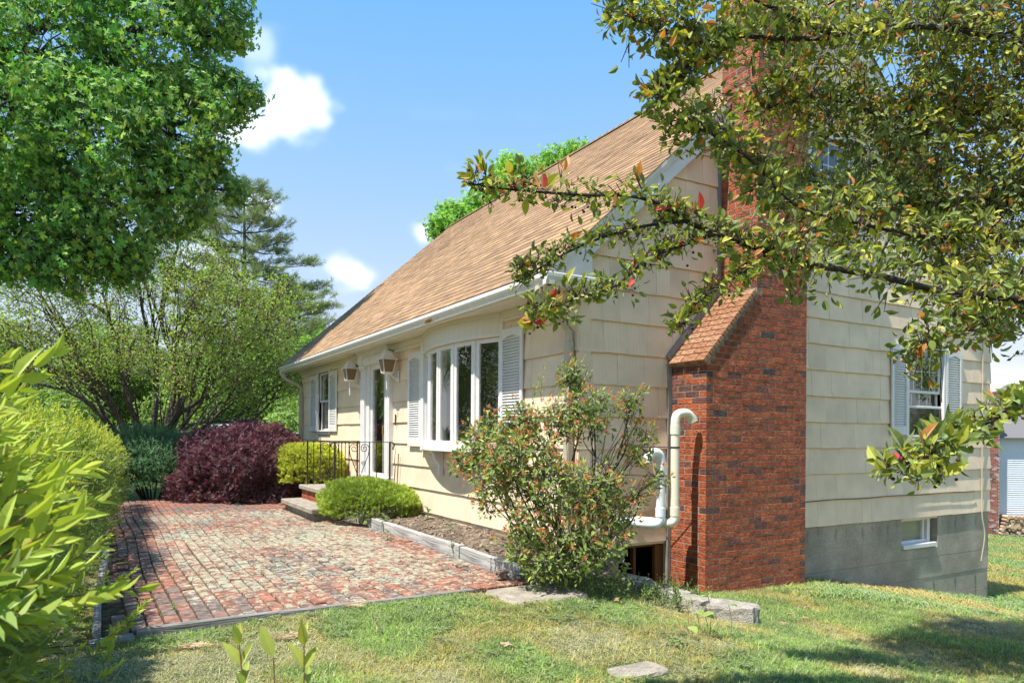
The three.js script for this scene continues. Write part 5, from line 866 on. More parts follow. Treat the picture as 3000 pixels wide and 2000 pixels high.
// ------------------------------------------------------------------ flowering bush at the house corner
{
  const P = (px, py, d = 6.35) => at(px, py, d), b = V(-0.36, -0.05, 0.42), g = [31, 32, 33].map((k) => spray(k, { n: 8, R: 0.075, len: 0.062, wid: 0.027, col: [0.21, 0.29, 0.045], hang: 0.05, hi: false, stem: [0.16, 0.11, 0.07], rare: [0.44, 0.50, 0.06], rareP: 0.2 }));
  const L = [[1430, 1290, 6.5, 0.24, 60], [1520, 1240, 6.3, 0.2, 50], [1560, 1340, 6.1, 0.26, 80], [1685, 1110, 6.4, 0.13, 26], [1650, 1220, 6.5, 0.2, 50], [1740, 1210, 6.2, 0.2, 46], [1850, 1180, 6.4, 0.14, 20], [1880, 1310, 6.5, 0.2, 26], [1920, 1400, 6.3, 0.12, 8], [1620, 1440, 6.0, 0.28, 95], [1450, 1420, 6.2, 0.24, 60], [1740, 1430, 6.2, 0.28, 90], [1800, 1510, 6.3, 0.22, 42], [1540, 1560, 6.0, 0.24, 60], [1690, 1610, 5.9, 0.26, 80], [1780, 1600, 6.1, 0.2, 40], [1600, 1660, 5.9, 0.18, 40], [1880, 1450, 6.3, 0.12, 8], [1370, 1350, 6.5, 0.14, 24], [1480, 1340, 6.0, 0.2, 50]];
  const t = tree('rhododendron', 'leggy flowering bush with spent orange brown blooms at the house corner', 'bush', { seed: 301, base: b, R: 0.03, limbR: 0.017, lobes: L.map(([x, y, d, r, n]) => [P(x, y, d), r, n]), geos: g, mat: M.leafGlossy, bark: M.barkGrey, twigBark: M.barkDark, branches: 9, twigs: 0.9, twigR: 0.0022, rise: 0.0, wobble: 0.09, shell: 0.6, lift: 0.4, scale: 1, tint: (p, r) => { const q = r.r(0.7, 1.35); return [q, q, q]; } });
  const bloom = (seed) => { const r = rng(seed), gb = new GB(true); for (let k = 0; k < 15; k++) addLeaf(gb, V(0, 0.02, 0).add(r.dir().multiplyScalar(0.012)), r.dir().add(V(0, 0.4, 0)), r.dir(), r.r(0.018, 0.036), r.r(0.006, 0.012), vary([0.66, 0.28, 0.085], r, 0.35, 0.12), { fold: 0.4, droop: 0.3 }); return gb.build(); };
  const r = rng(302); plant(t, 'spent_blooms', [1, 2, 3].map(bloom), M.leaf, t.items_.filter((q) => r() < 0.6 && q.p.y > 0.3).map((q) => ({ p: q.p.clone().addScaledVector(q.d, 0.06), d: q.d, s: r.r(0.7, 1.2), c: [1, 1, 1] })), 303);
  const tops = [34, 35].map((k) => shoot(k, { L: 0.3, pairs: 8, len: 0.06, wid: 0.024, col: [0.30, 0.38, 0.05], tip: [0.48, 0.52, 0.08], open: 0.8 })); plant(t, 'new_shoots', tops, M.leaf, [[1670, 1140], [1690, 1180], [1655, 1170], [1585, 1170], [1560, 1200], [1620, 1150], [1680, 1120], [1665, 1200], [1700, 1230], [1640, 1230], [1600, 1220], [1720, 1190], [1560, 1260], [1480, 1270], [1760, 1240]].map(([x, y], k) => ({ p: P(x, y, 6.4), d: V(0.1 * (k - 2), 1, 0.05), s: r.r(0.7, 1.1), c: [1, 1, 1] })), 304);
}
// ------------------------------------------------------------------ crabapple overhanging from the right
{
  const t = thing('crabapple_tree', 'crabapple with olive, orange and red leaves overhanging the chimney', 'tree', [0, 0, 0]), r = rng(401);
  const trunkFoot = at(3560, 1275, 5.0); trunkFoot.y = groundY(trunkFoot.x, trunkFoot.z) - 0.1;
  const fork = at(3480, 1000, 4.9), fork2 = at(3440, 720, 4.9);
  part('trunk', tube(smooth([trunkFoot, trunkFoot.clone().lerp(fork, 0.5).add(V(0.08, 0, 0.05)), fork, fork2], 14), [...Array(15)].map((_, k) => lerp(0.15, 0.075, k / 14)), 12), M.barkDark, t);
  const A = [], tips = [];
  const limb = (pts, r0, r1, from) => { const v = pts.map(([x, y, d]) => at(x, y, d)); if (from) v.unshift(from); const c = smooth(v, v.length * 5, 0.5); part('limb', tube(c, c.map((_, k) => lerp(r0, r1, pow(k / (c.length - 1), 0.8))), 8), M.barkDark, t); return c; };
  const L1 = limb([[3150, 925, 4.2], [3000, 880, 3.95], [2775, 855, 3.8], [2584, 810, 3.65], [2361, 772, 3.5], [2250, 738, 3.42], [2100, 683, 3.35], [2010, 648, 3.3], [1946, 606, 3.28], [1857, 575, 3.25], [1700, 570, 3.2], [1560, 560, 3.15], [1440, 548, 3.1], [1365, 535, 3.1]], 0.024, 0.0035, fork);
  const L1b = limb([[2250, 738, 3.42], [2180, 800, 3.36], [2100, 840, 3.32], [2040, 890, 3.3], [2000, 960, 3.3]], 0.011, 0.002), L1c = limb([[2100, 683, 3.35], [1990, 720, 3.3], [1900, 760, 3.25], [1800, 838, 3.2], [1700, 870, 3.15], [1600, 905, 3.12], [1550, 925, 3.1]], 0.012, 0.002), L1d = limb([[2010, 648, 3.3], [1900, 660, 3.3], [1780, 690, 3.25], [1650, 745, 3.2], [1560, 800, 3.2], [1520, 830, 3.2]], 0.009, 0.002);
  const L2 = limb([[3150, 200, 4.8], [2950, 120, 4.5], [2779, 82, 4.3], [2595, 80, 4.1], [2446, 109, 4.0], [2274, 112, 3.9], [2125, 103, 3.8], [2044, 118, 3.7], [1960, 90, 3.65], [1860, 60, 3.6], [1790, 20, 3.6]], 0.026, 0.003, fork2), L2b = limb([[2125, 103, 3.8], [2030, 180, 3.7], [1970, 250, 3.65], [1900, 290, 3.6]], 0.008, 0.002), L2c = limb([[2446, 109, 4.0], [2300, 40, 3.9], [2150, -20, 3.8], [2010, -10, 3.7], [1900, -60, 3.6]], 0.012, 0.003);
  const L3 = limb([[3200, 1130, 2.9], [3000, 1185, 2.7], [2900, 1235, 2.6], [2830, 1270, 2.55], [2760, 1330, 2.5], [2690, 1360, 2.45], [2630, 1385, 2.45]], 0.012, 0.0018, fork), L4 = limb([[3200, 800, 4.6], [3000, 900, 4.2], [2880, 960, 3.9], [2760, 980, 3.7], [2680, 1040, 3.6]], 0.014, 0.0025, fork);
  const L5 = limb([[3100, 560, 4.9], [2850, 640, 4.6], [2700, 590, 4.5], [2560, 600, 4.4], [2400, 560, 4.3], [2250, 520, 4.2], [2120, 440, 4.1]], 0.022, 0.003, fork2), L6 = limb([[3000, 380, 5.2], [2800, 330, 5.0], [2650, 360, 4.8], [2480, 300, 4.7], [2320, 300, 4.6], [2180, 330, 4.5]], 0.02, 0.003, fork2), L7 = limb([[2900, 700, 4.3], [2700, 690, 4.2], [2500, 650, 4.0], [2330, 600, 3.9], [2200, 470, 3.9], [2060, 380, 3.8], [1990, 370, 3.8]], 0.016, 0.003, fork2);
  const L8 = limb([[3050, 20, 5.4], [2850, -60, 5.2], [2600, -120, 5.0], [2400, -150, 4.8], [2250, -60, 4.6]], 0.02, 0.004, fork2);
  const items = [], big = [];
  const leafy = (c, from, den, len, bigOnes) => { for (let k = floor(c.length * from); k < c.length; k++) for (let j = 0; j < den; j++) { const p = c[k].clone().lerp(c[max(0, k - 1)], r()), d = r.dir().add(V(0, 0.35, 0)).normalize(), l = len * r.r(0.25, 1), q = p.clone().addScaledVector(d, l); tips.push([p, q]); (bigOnes ? big : items).push({ p: q, d, s: r.r(0.8, 1.25), f: k / c.length, low: c === L3 }); } };
  leafy(L1, 0.36, 2, 0.10, true); leafy(L1b, 0.2, 2, 0.07, true); leafy(L1c, 0.1, 2, 0.08, true); leafy(L1d, 0.1, 2, 0.08, true); leafy(L3, 0.2, 2, 0.08, true);
  leafy(L1.slice(0, floor(L1.length * 0.5)), 0.15, 3, 0.16); leafy(L2, 0.2, 3, 0.16); leafy(L2b, 0, 3, 0.09); leafy(L2c, 0.1, 2, 0.14); leafy(L4, 0.2, 3, 0.16); leafy(L5, 0.15, 4, 0.22); leafy(L6, 0.1, 6, 0.28); leafy(L7, 0.15, 3, 0.16); leafy(L8, 0.1, 7, 0.3);
  const lobes = [[2390, 110, 4.4, 0.38, 66], [2330, 330, 4.4, 0.22, 20], [2260, 500, 4.1, 0.16, 8], [2600, 560, 4.6, 0.45, 120], [2480, 640, 4.2, 0.28, 40], [2800, 260, 5.0, 0.65, 190], [2900, 560, 4.8, 0.6, 170], [2640, 60, 4.8, 0.55, 130], [2950, 60, 5.2, 0.7, 170], [2780, 720, 4.4, 0.34, 66], [2970, 820, 4.3, 0.36, 66], [3150, 300, 5.0, 0.9, 200], [3200, 700, 4.8, 0.8, 190], [2250, 20, 4.2, 0.26, 18], [2480, 400, 4.8, 0.3, 46], [2700, 420, 4.8, 0.45, 100], [2850, 900, 4.0, 0.16, 14], [2080, 350, 4.0, 0.12, 6], [3350, 400, 4.6, 1.0, 200], [2900, -250, 5.2, 0.9, 160], [2500, -250, 4.8, 0.7, 110], [3300, 0, 4.6, 0.9, 160], [3500, 300, 4.0, 1.0, 160]];
  const limbs = [L1, L2, L2c, L4, L5, L6, L7, L8], hole = (p) => { const [x, y] = toPx(p); return ((x - 2545) / 110) ** 2 + ((y - 235) / 70) ** 2 < 1 || ((x - 2440) / 55) ** 2 + ((y - 470) / 75) ** 2 < 1 || ((x - 2560) / 120) ** 2 + ((y - 880) / 60) ** 2 < 1; };
  for (const [x, y, d, rad, n] of lobes) { const c = at(x, y, d); for (let k = 0; k < n; k++) { const v = r.dir(), p = c.clone().addScaledVector(v, rad * 1.15 * pow(r(), 0.42)); if (hole(p) && r() < 0.85) continue; if (p.distanceTo(CAM) < 1.6) continue; items.push({ p, d: v.add(V(0, 0.3, 0)), s: r.r(0.75, 1.2), f: 0.2 }); let bd = 1e9, bp; for (const L of limbs) for (const a of L) { const q = a.distanceToSquared(p); if (q < bd) { bd = q; bp = a; } } if (bd < 1.2) tips.push([bp, p]); } }
  part('twigs', merge(tips.map(([a, b]) => { const g = new GB(), m = a.clone().lerp(b, 0.5).add(r.dir().multiplyScalar(0.12 * a.distanceTo(b))), w = 0.0016 + 0.0035 * a.distanceTo(b); addStick(g, a, m, w, null); addStick(g, m, b, w * 0.6, null); return g.build(); })), M.barkDark, t).userData.kind = 'stuff';
  const OL = [0.18, 0.235, 0.028], YE = [0.48, 0.47, 0.035], OR = [0.66, 0.24, 0.03], RE = [0.62, 0.06, 0.03];
  const sg = [41, 42, 43, 44].map((k) => spray(k, { n: 10, R: 0.075, len: 0.05, wid: 0.0255, col: k === 44 ? YE : OL, hang: 0.1, hi: true, rare: k % 2 ? YE : OR, rareP: k % 2 ? 0.3 : 0.1, fold: 0.25, stem: [0.1, 0.05, 0.04] }));
  plant(t, 'crown', sg, M.leafGlossy, items.map((q) => ({ ...q, c: (() => { const k = r.r(0.7, 1.3); return [k, k, k * r.r(0.8, 1.3)]; })() })), 402);
  // along the near boughs: small dark spur leaves, and the large leaves of the young shoots set one by one, redder toward the tips
  const lg = []; for (const [c, n] of [[OL, 3], [YE, 2], [OR, 2], [RE, 1]]) for (let k = 0; k < n; k++) { const gb = new GB(true); addLeaf(gb, V(0, 0, 0), UP, V(0, 0, 1), 0.072, 0.034, vary(c, r, 0.12), { hi: true, fold: 0.22, droop: 0.1 + 0.08 * k }); lg.push(gb.build()); }
  const pickLeaf = (f, low) => { const q = r(), red = low ? 0.08 : 0.16 + 0.45 * sstep(0.7, 1, f); return q < red * 0.35 ? lg[7] : q < red ? lg[5 + r.i(2)] : q < red + 0.3 ? lg[3 + r.i(2)] : lg[r.i(3)]; };
  const ord = big.map((q) => [r() - (q.f > 0.85 ? 0.35 : 0) - (q.low ? 0.2 : 0), q]).sort((p, q) => p[0] - q[0]).map((q) => q[1]); let count = 0;
  for (const it of ord) { if (count >= 300) break; const n = min(it.low ? 4 : 3, 300 - count); for (let k = 0; k < n; k++) { const d = V(r.r(-0.9, 0.9), r.r(-0.15, 1.1), r.r(-0.9, 0.9)).addScaledVector(it.d, 0.4).normalize(), o = part('leaf', pickLeaf(it.f, it.low), M.leafGlossy, t); o.position.copy(it.p).addScaledVector(r.dir(), 0.012); o.quaternion.setFromUnitVectors(UP, d); o.rotateY(r() * 6.28); o.scale.setScalar(r.r(0.8, 1.3)); count++; } }
  const spur = [45, 46, 47].map((k) => spray(k, { n: 7, R: 0.05, len: 0.04, wid: 0.02, col: [0.21, 0.28, 0.03], hang: 0.0, hi: true, rare: YE, rareP: 0.3, fold: 0.25, stem: [0.1, 0.05, 0.04] }));
  plant(t, 'crown', spur, M.leafGlossy, big.map((q) => ({ p: q.p, d: q.d, s: q.s * 0.95, c: [1, 1, 1] })), 403);
  const fruit = new THREE.InstancedMesh(new THREE.IcosahedronGeometry(0.0055, 1), std([0.055, 0.03, 0.03]), 420); for (let k = 0; k < 420; k++) { const q = (r() < 0.5 ? big : items), it = q[r.i(q.length)]; tmpO.position.copy(it.p).add(V(r.r(-0.03, 0.03), -r.r(0.01, 0.05), r.r(-0.03, 0.03))); tmpO.quaternion.identity(); tmpO.scale.setScalar(r.r(0.8, 1.3)); tmpO.updateMatrix(); fruit.setMatrixAt(k, tmpO.matrix); } fruit.name = 'withered_fruit'; fruit.userData.kind = 'stuff'; t.add(shade(fruit));
}
// ------------------------------------------------------------------ trees behind
{
  const gm = [51, 52, 53].map((k) => spray(k, { n: 13, R: 0.24, len: 0.118, col: [0.11, 0.31, 0.035], lobed: true, hang: 0.75, rare: [0.27, 0.46, 0.04], rareP: 0.18, stem: [0.15, 0.1, 0.06] }));
  const P = (l) => l.map(([x, y, d, r, n]) => [at(x, y, d), r, n]), tone = (a, b) => (p, r) => { const q = r.r(a, b); return [q * r.r(0.9, 1.15), q, q]; };
  const foot = (px, d) => { const p = at(px, HY, d); p.y = groundY(p.x, p.z) - 0.15; return p; };
  tree('maple_tree', 'large dense dark green maple hanging over the patio end', 'tree', { seed: 501, base: foot(-260, 14.5), top: at(-120, 200, 14.5), R: 0.28, lobes: P([[150, 120, 14, 1.6, 302], [430, 120, 14.6, 1.4, 259], [610, 30, 15, 0.95, 136], [250, 400, 13.6, 1.5, 288], [500, 370, 14.6, 1.25, 223], [640, 290, 15, 0.8, 115], [90, 610, 13.6, 1.25, 237], [320, 640, 13.7, 1.15, 216], [520, 560, 14.6, 0.9, 136], [190, 770, 13.4, 0.7, 93], [-20, 320, 13.2, 1.7, 273], [370, 770, 13.8, 0.5, 57], [620, 470, 15, 0.5, 50], [30, 760, 13.4, 0.55, 57], [-300, 200, 14, 2.2, 259], [-250, 560, 13.6, 1.6, 172], [200, -200, 14.6, 1.8, 237], [520, -180, 15, 1.5, 187], [735, 285, 15, 0.3, 18], [690, 110, 15, 0.35, 24], [690, 560, 15, 0.3, 18]]), geos: gm, branches: 7, twigs: 0.35, twigR: 0.006, limbR: 0.085, shell: 0.45, tint: tone(0.65, 1.35) });
  const gc = [54, 55, 56].map((k) => spray(k, { n: 12, R: 0.3, len: 0.085, wid: 0.042, col: [0.32, 0.46, 0.045], hang: 0.3, rare: [0.40, 0.30, 0.10], rareP: 0.12 }));
  const cb0 = foot(425, 19); cb0.y += 0.9;
  tree('cherry_tree', 'spreading multi stemmed cherry with fine yellow green leaves', 'tree', { seed: 502, base: foot(425, 19), top: null, R: 0.15, limbR: 0.085, low: 0, bark: M.barkGrey, lobes: P([[60, 1010, 18, 0.9, 124], [170, 930, 18.5, 1.0, 139], [300, 860, 19, 1.0, 155], [420, 800, 19.5, 1.0, 170], [520, 720, 20, 0.9, 155], [560, 900, 19, 1.0, 186], [650, 1000, 18.5, 0.9, 170], [720, 900, 19.5, 0.9, 155], [800, 990, 19, 0.9, 170], [840, 1100, 18.5, 0.7, 124], [700, 1120, 18, 0.7, 124], [230, 1060, 18, 0.8, 93], [80, 800, 18.5, 0.9, 124], [640, 800, 20, 0.9, 139], [820, 880, 20, 0.7, 108], [380, 1020, 18.2, 0.8, 93], [520, 1080, 18.2, 0.7, 93], [-100, 900, 18, 1.2, 139], [480, 620, 20, 0.8, 93]]).map((q) => q), geos: gc, branches: 12, twigs: 0.7, twigR: 0.008, rise: 0.05, wobble: 0.08, shell: 0.55, tint: tone(0.7, 1.35) });
  // white pine: tiers of level boughs carrying needle tufts
  const tuftN = (seed) => { const r = rng(seed), gb = new GB(true); for (let k = 0; k < 46; k++) { const f = r(), p = V(r.r(-0.03, 0.03), f * 0.34, r.r(-0.03, 0.03)), d = r.dir().multiplyScalar(0.8).add(V(0, 0.8, 0)).normalize(); addLeaf(gb, p, d, r.dir(), 0.17 * r.r(0.8, 1.2), 0.014, vary([0.23, 0.30, 0.095], r, 0.25), { fold: 0, droop: 0.1 }); } addStick(gb, V(0, -0.1, 0), V(0, 0.34, 0), 0.008, [0.1, 0.07, 0.05]); return gb.build(); };
  const pt = [57, 58, 59].map(tuftN);
  const pine = (px, d, H, seed, label, side = 0) => {
    const r = rng(seed), b = foot(px, d), t = thing('pine_tree', label, 'tree', [0, 0, 0], 0, 'pines behind the house'), topP = b.clone().add(V(0.3, H, 0)), trunk = smooth([b, b.clone().lerp(topP, 0.5).add(V(0.15, 0, 0.1)), topP], 14), items = [], bs = [];
    part('trunk', tube(trunk, trunk.map((_, k) => lerp(0.26, 0.03, k / 14)), 9), M.bark, t);
    for (let h = 0.28; h < 1; h += 0.05) { const nb = 5, a0 = r() * 6.28; for (let k = 0; k < nb; k++) { const a = a0 + k * 6.283 / nb + r.r(-0.3, 0.3), len = H * 0.44 * pow(1 - h, 0.6) * r.r(0.5, 1.25) + 0.25, o = b.clone().lerp(topP, h), e = o.clone().add(V(cos(a) * len, len * r.r(0.02, 0.22), sin(a) * len)), c = smooth([o, o.clone().lerp(e, 0.5).add(V(0, -0.06 * len, 0)), e], 6); bs.push(tube(c, c.map((_, i) => lerp(0.045, 0.008, i / 6)), 4, false)); const nt = floor(10 + len * 15); for (let i = 0; i < nt; i++) { const f = r.r(0.35, 1.02), p = o.clone().lerp(e, f).add(V(r.r(-0.5, 0.5) * (1.1 - f * 0.5), r.r(-0.08, 0.2), r.r(-0.5, 0.5) * (1.1 - f * 0.5))); items.push({ p, d: V(cos(a), r.r(0.2, 0.9), sin(a)).add(r.dir().multiplyScalar(0.5)), s: r.r(0.8, 1.3), c: (() => { const q = r.r(0.7, 1.4); return [q, q, q]; })() }); } } }
    part('boughs', merge(bs), M.bark, t).userData.kind = 'stuff'; plant(t, 'needles', pt, M.needle, items, seed + 1); return t;
  };
  pine(690, 33, 13.4, 511, 'tall white pine with level boughs rising behind the cherry'); pine(835, 44, 11.5, 512, 'lower dark pine just above the left roof end');
  // leafy trees of the wood beyond, each on its own trunk
  const gd = [61, 62, 63].map((k) => spray(k, { n: 14, R: 0.42, len: 0.19, wid: 0.10, col: [0.22, 0.38, 0.04], hang: 0.25, rare: [0.36, 0.52, 0.05], rareP: 0.2 }));
  const gg = [64, 65, 66].map((k) => spray(k, { n: 14, R: 0.42, len: 0.2, col: [0.24, 0.48, 0.035], lobed: true, hang: 0.3 }));
  const wood = (px, d, H, rad, seed, label, geos, tint, n = 9) => { const r = rng(seed), b = foot(px, d), lob = []; for (let k = 0; k < n; k++) { const a = r() * 6.28, h = r.r(0.22, 0.92), q = rad * sin(PI * (0.18 + 0.78 * h)) * r.r(0.3, 0.8), rr = rad * r.r(0.3, 0.48); lob.push([b.clone().add(V(cos(a) * q, H * h, sin(a) * q)), rr, floor(70 * rr * rr + 30)]); } return tree('woodland_tree', label, 'tree', { seed: seed + 5, base: b, top: b.clone().add(V(0.2, H * 0.8, 0)), R: 0.16, limbR: 0.06, low: 0.2, lobes: lob, geos, branches: 5, twigs: 0, tint, shell: 0.5, group: 'trees of the wood behind' }); };
  wood(930, 40, 8.2, 3.2, 521, 'bright green leafy tree rising beside the left roof end', gg, tone(0.9, 1.5), 12);
  wood(40, 27, 5.8, 2.6, 522, 'leafy tree in the wood left of the cherry', gd, tone(0.6, 1.1)); wood(230, 31, 5.4, 2.8, 523, 'dark leafy tree behind the cherry stems', gd, tone(0.6, 1.05)); wood(430, 34, 6.0, 3.0, 524, 'leafy tree behind the cherry fork', gd, tone(0.65, 1.1)); wood(620, 29, 4.6, 2.5, 525, 'low leafy tree behind the maroon maple', gd, tone(0.65, 1.1)); wood(790, 31, 5.2, 2.6, 526, 'leafy tree at the house corner behind the cherry', gd, tone(0.7, 1.25)); wood(-160, 30, 7, 3.2, 527, 'leafy tree at the far left edge of the wood', gd, tone(0.65, 1.1)); wood(330, 46, 8.5, 4, 528, 'taller far tree deep in the wood', gd, tone(0.6, 1.0), 12); wood(640, 48, 8, 4, 529, 'far tree in the wood below the pine', gd, tone(0.6, 1.05), 12); wood(90, 50, 8, 4.2, 530, 'far tree in the wood below the maple', gd, tone(0.65, 1.05), 12); wood(150, 24, 2.6, 1.8, 531, 'low thicket tree behind the hedge', gd, tone(0.6, 1.05), 7); wood(500, 24, 2.2, 1.6, 532, 'low thicket tree behind the dark shrub', gd, tone(0.65, 1.05), 7); wood(880, 27, 3.4, 1.7, 533, 'low thicket tree by the far house corner', gd, tone(0.6, 1.1), 7);
  // a maple crown showing over the ridge
  const rt = foot(1500, 34); tree('ridge_tree', 'fresh green maple showing above the roof ridge', 'tree', { seed: 541, base: rt, top: rt.clone().add(V(0, 9.5, 0)), R: 0.25, limbR: 0.08, lobes: P([[1330, 640, 33, 0.75, 60], [1300, 670, 32, 0.6, 50], [1420, 600, 34, 0.8, 70], [1500, 510, 34, 0.85, 90], [1560, 540, 34, 0.9, 80], [1480, 580, 33, 0.8, 70], [1620, 480, 35, 0.75, 60], [1690, 450, 35, 0.6, 46], [1580, 640, 34, 1.4, 110], [1450, 720, 33, 1.4, 110], [1720, 600, 35, 1.2, 80]]), geos: gg, branches: 6, twigs: 0.2, twigR: 0.012, tint: tone(0.85, 1.35), shell: 0.5 });
  // trees across the way and beyond the lawn, seen only in the window glass
  const wt = (x, z, H, rad, seed, label) => { const r = rng(seed), b = V(x, groundY(x, z) - 0.1, z), lob = []; for (let k = 0; k < 9; k++) { const a = r() * 6.28, h = r.r(0.3, 0.95), q = rad * r.r(0.2, 0.7), rr = rad * r.r(0.35, 0.5); lob.push([b.clone().add(V(cos(a) * q, H * h, sin(a) * q)), rr, floor(45 * rr * rr + 20)]); } tree('roadside_tree', label, 'tree', { seed: seed + 2, base: b, top: b.clone().add(V(0, H * 0.8, 0)), R: 0.2, limbR: 0.07, lobes: lob, geos: gd, branches: 4, twigs: 0, tint: tone(0.7, 1.2), group: 'trees mirrored in the windows' }); };
  const rl = 'leafy tree across the way mirrored in the front windows'; wt(-22, -14, 9, 4, 551, rl); wt(-21, -26, 10, 4.5, 552, rl); wt(-24, -38, 10, 4.5, 553, rl); wt(-19, -3, 8, 3.5, 554, rl); wt(26, 22, 9, 4, 555, 'leafy tree beyond the lawn mirrored in the gable window'); wt(36, 14, 9, 4, 556, 'leafy tree down the slope mirrored in the gable window');
}
// ------------------------------------------------------------------ neighbours, wires, wood pile
{
  const r = rng(601), nb = thing('neighbour_house', 'pale blue clapboard house with a tall brick chimney beyond the lawn', 'house', [0, 0, 0]);
  const bs = at(2907, 1575, 32.5), gy = groundY(bs.x, bs.z), right = V(cos(YAW), 0, sin(YAW)), fw = V(sin(YAW), 0, -cos(YAW)), Q = (a, y, d) => bs.clone().addScaledVector(right, a).addScaledVector(fw, d).setY(gy + y);
  const clap = std([0.70, 0.74, 0.80], { roughness: 0.7 });
  const slab = (a0, a1, y0, y1, d0, d1) => { const gb = new GB(), c = (i, j, k) => Q(i ? a1 : a0, j ? y1 : y0, k ? d1 : d0); gb.auto(c(0, 0, 0), c(1, 0, 0), c(1, 1, 0), c(0, 1, 0)); gb.auto(c(1, 0, 0), c(1, 0, 1), c(1, 1, 1), c(1, 1, 0)); gb.auto(c(0, 0, 1), c(0, 0, 0), c(0, 1, 0), c(0, 1, 1)); gb.auto(c(0, 1, 0), c(1, 1, 0), c(1, 1, 1), c(0, 1, 1)); gb.auto(c(0, 0, 1), c(1, 0, 1), c(1, 0, 0), c(0, 0, 0)); gb.auto(c(1, 0, 1), c(0, 0, 1), c(0, 1, 1), c(1, 1, 1)); return gb.build(); };
  part('wall', slab(0.3, 9, -0.3, 4.4, 0.75, 6), clap, nb);
  for (let k = 0; k < 44; k++) { const y = 0.2 + k * 0.1, gb = new GB(), a = Q(0.5, y, 0.70), b = Q(9, y, 0.70), c = Q(9, y + 0.108, 0.742), d = Q(0.5, y + 0.108, 0.742); gb.auto(a, b, c, d); gb.auto(Q(0.5, y, 0.745), Q(9, y, 0.745), b, a); part('clapboard', gb.build(), clap, nb); }
  part('roof', (() => { const gb = new GB(), a = [Q(0.1, 4.45, 0.4), Q(9.2, 4.45, 0.4), Q(9.2, 7.2, 3.6), Q(3.2, 7.2, 3.6)], b = [Q(9.2, 4.45, 6.5), Q(0.1, 4.45, 6.5)]; gb.auto(a[0], a[1], a[2], a[3]); gb.auto(b[0], b[1], a[3], a[2]); gb.tri(a[0], a[3], b[1], [0, 0], [1, 1], [1, 0]); return gb.build(); })(), std([0.16, 0.15, 0.15]), nb);
  const cbr = []; const bm = std([1, 1, 1], { vertexColors: true, roughness: 0.9 }), gb = new GB(true);
  for (let k = 0; k < 88; k++) { const y = -0.1 + k * 0.075, o = (k % 2) * 0.1; for (const [axis] of [['a'], ['d']]) for (let u = -0.32 - o; u < 0.32; u += 0.205) { const u0 = max(u, -0.32), u1 = min(u + 0.195, 0.32); if (u1 - u0 < 0.04) continue; const q = r(), col = q < 0.4 ? [0.30, 0.085, 0.06] : q < 0.6 ? [0.46, 0.38, 0.34] : q < 0.75 ? [0.11, 0.07, 0.065] : [0.36, 0.13, 0.09]; const A = (uu, yy) => axis === 'a' ? Q(uu, yy, -0.005) : Q(-0.325, yy, uu + 0.32); const B = (uu, yy) => Q(0.325, yy, uu + 0.32); gb.auto(A(u0, y), A(u1, y), A(u1, y + 0.063), A(u0, y + 0.063), col); if (axis === 'd') gb.auto(B(u1, y), B(u0, y), B(u0, y + 0.063), B(u1, y + 0.063), col); } }
  const ch = part('chimney', slab(-0.32, 0.32, -0.2, 6.5, 0.0, 0.64), std([0.5, 0.45, 0.41]), nb); part('bricks', gb.build(), bm, ch).userData.kind = 'stuff'; part('chimney_cap', slab(-0.36, 0.36, 6.2, 6.55, -0.04, 0.68), std([0.2, 0.09, 0.07]), ch);
  const wp = thing('wood_pile', 'stack of split firewood against the pale blue house', 'wood pile', [0, 0, 0]);
  const lm = [std([0.42, 0.30, 0.19]), std([0.50, 0.38, 0.25]), std([0.30, 0.21, 0.14])];
  for (let row = 0; row < 6; row++) for (let k = 0; k < 17 - row; k++) { const R_ = r.r(0.055, 0.10), a = 0.36 + k * 0.155 + row * 0.07 + r.r(-0.02, 0.02), y = 0.09 + row * 0.145 + r.r(-0.02, 0.02), n = 5 + r.i(4), o = part('log', tube([Q(a, y, -0.12 + r.r(-0.06, 0.05)), Q(a + r.r(-0.05, 0.05), y, 0.45)], R_, n), lm[r.i(3)], wp); }
  const sh = [71, 72].map((k) => spray(k, { n: 14, R: 0.16, len: 0.08, wid: 0.04, col: [0.10, 0.16, 0.03], rare: [0.4, 0.25, 0.04], rareP: 0.08 }));
  const sc = Q(1.55, 0.45, -1.2); shrub('garden_shrub', 'small round green shrub standing before the wood pile', { seed: 605, c: sc, rad: [0.55, 0.6, 0.55], n: 420, geos: sh, mat: M.leaf, tint: (p, q) => { const k = q.r(0.7, 1.2); return [k, k, k]; }, stems: 1 }).children[0].position.y = gy;
  // far left: a grey roofed house through the trees, a white shed beyond the maple
  const h2 = thing('distant_house', 'grey roofed house glimpsed through the trees behind the hedge', 'house', [0, 0, 0]), b2 = at(-60, 1275, 46); b2.y = groundY(b2.x, b2.z);
  const Q2 = (a, y, d) => b2.clone().addScaledVector(right, a).addScaledVector(fw, d).setY(b2.y + y), box2 = (a0, a1, y0, y1, d0, d1) => { const gb = new GB(), c = (i, j, k) => Q2(i ? a1 : a0, j ? y1 : y0, k ? d1 : d0); for (const f of [[[0, 0, 0], [1, 0, 0], [1, 1, 0], [0, 1, 0]], [[1, 0, 0], [1, 0, 1], [1, 1, 1], [1, 1, 0]], [[0, 0, 1], [0, 0, 0], [0, 1, 0], [0, 1, 1]], [[1, 0, 1], [0, 0, 1], [0, 1, 1], [1, 1, 1]], [[0, 1, 0], [1, 1, 0], [1, 1, 1], [0, 1, 1]]]) gb.auto(...f.map((q) => c(...q))); return gb.build(); };
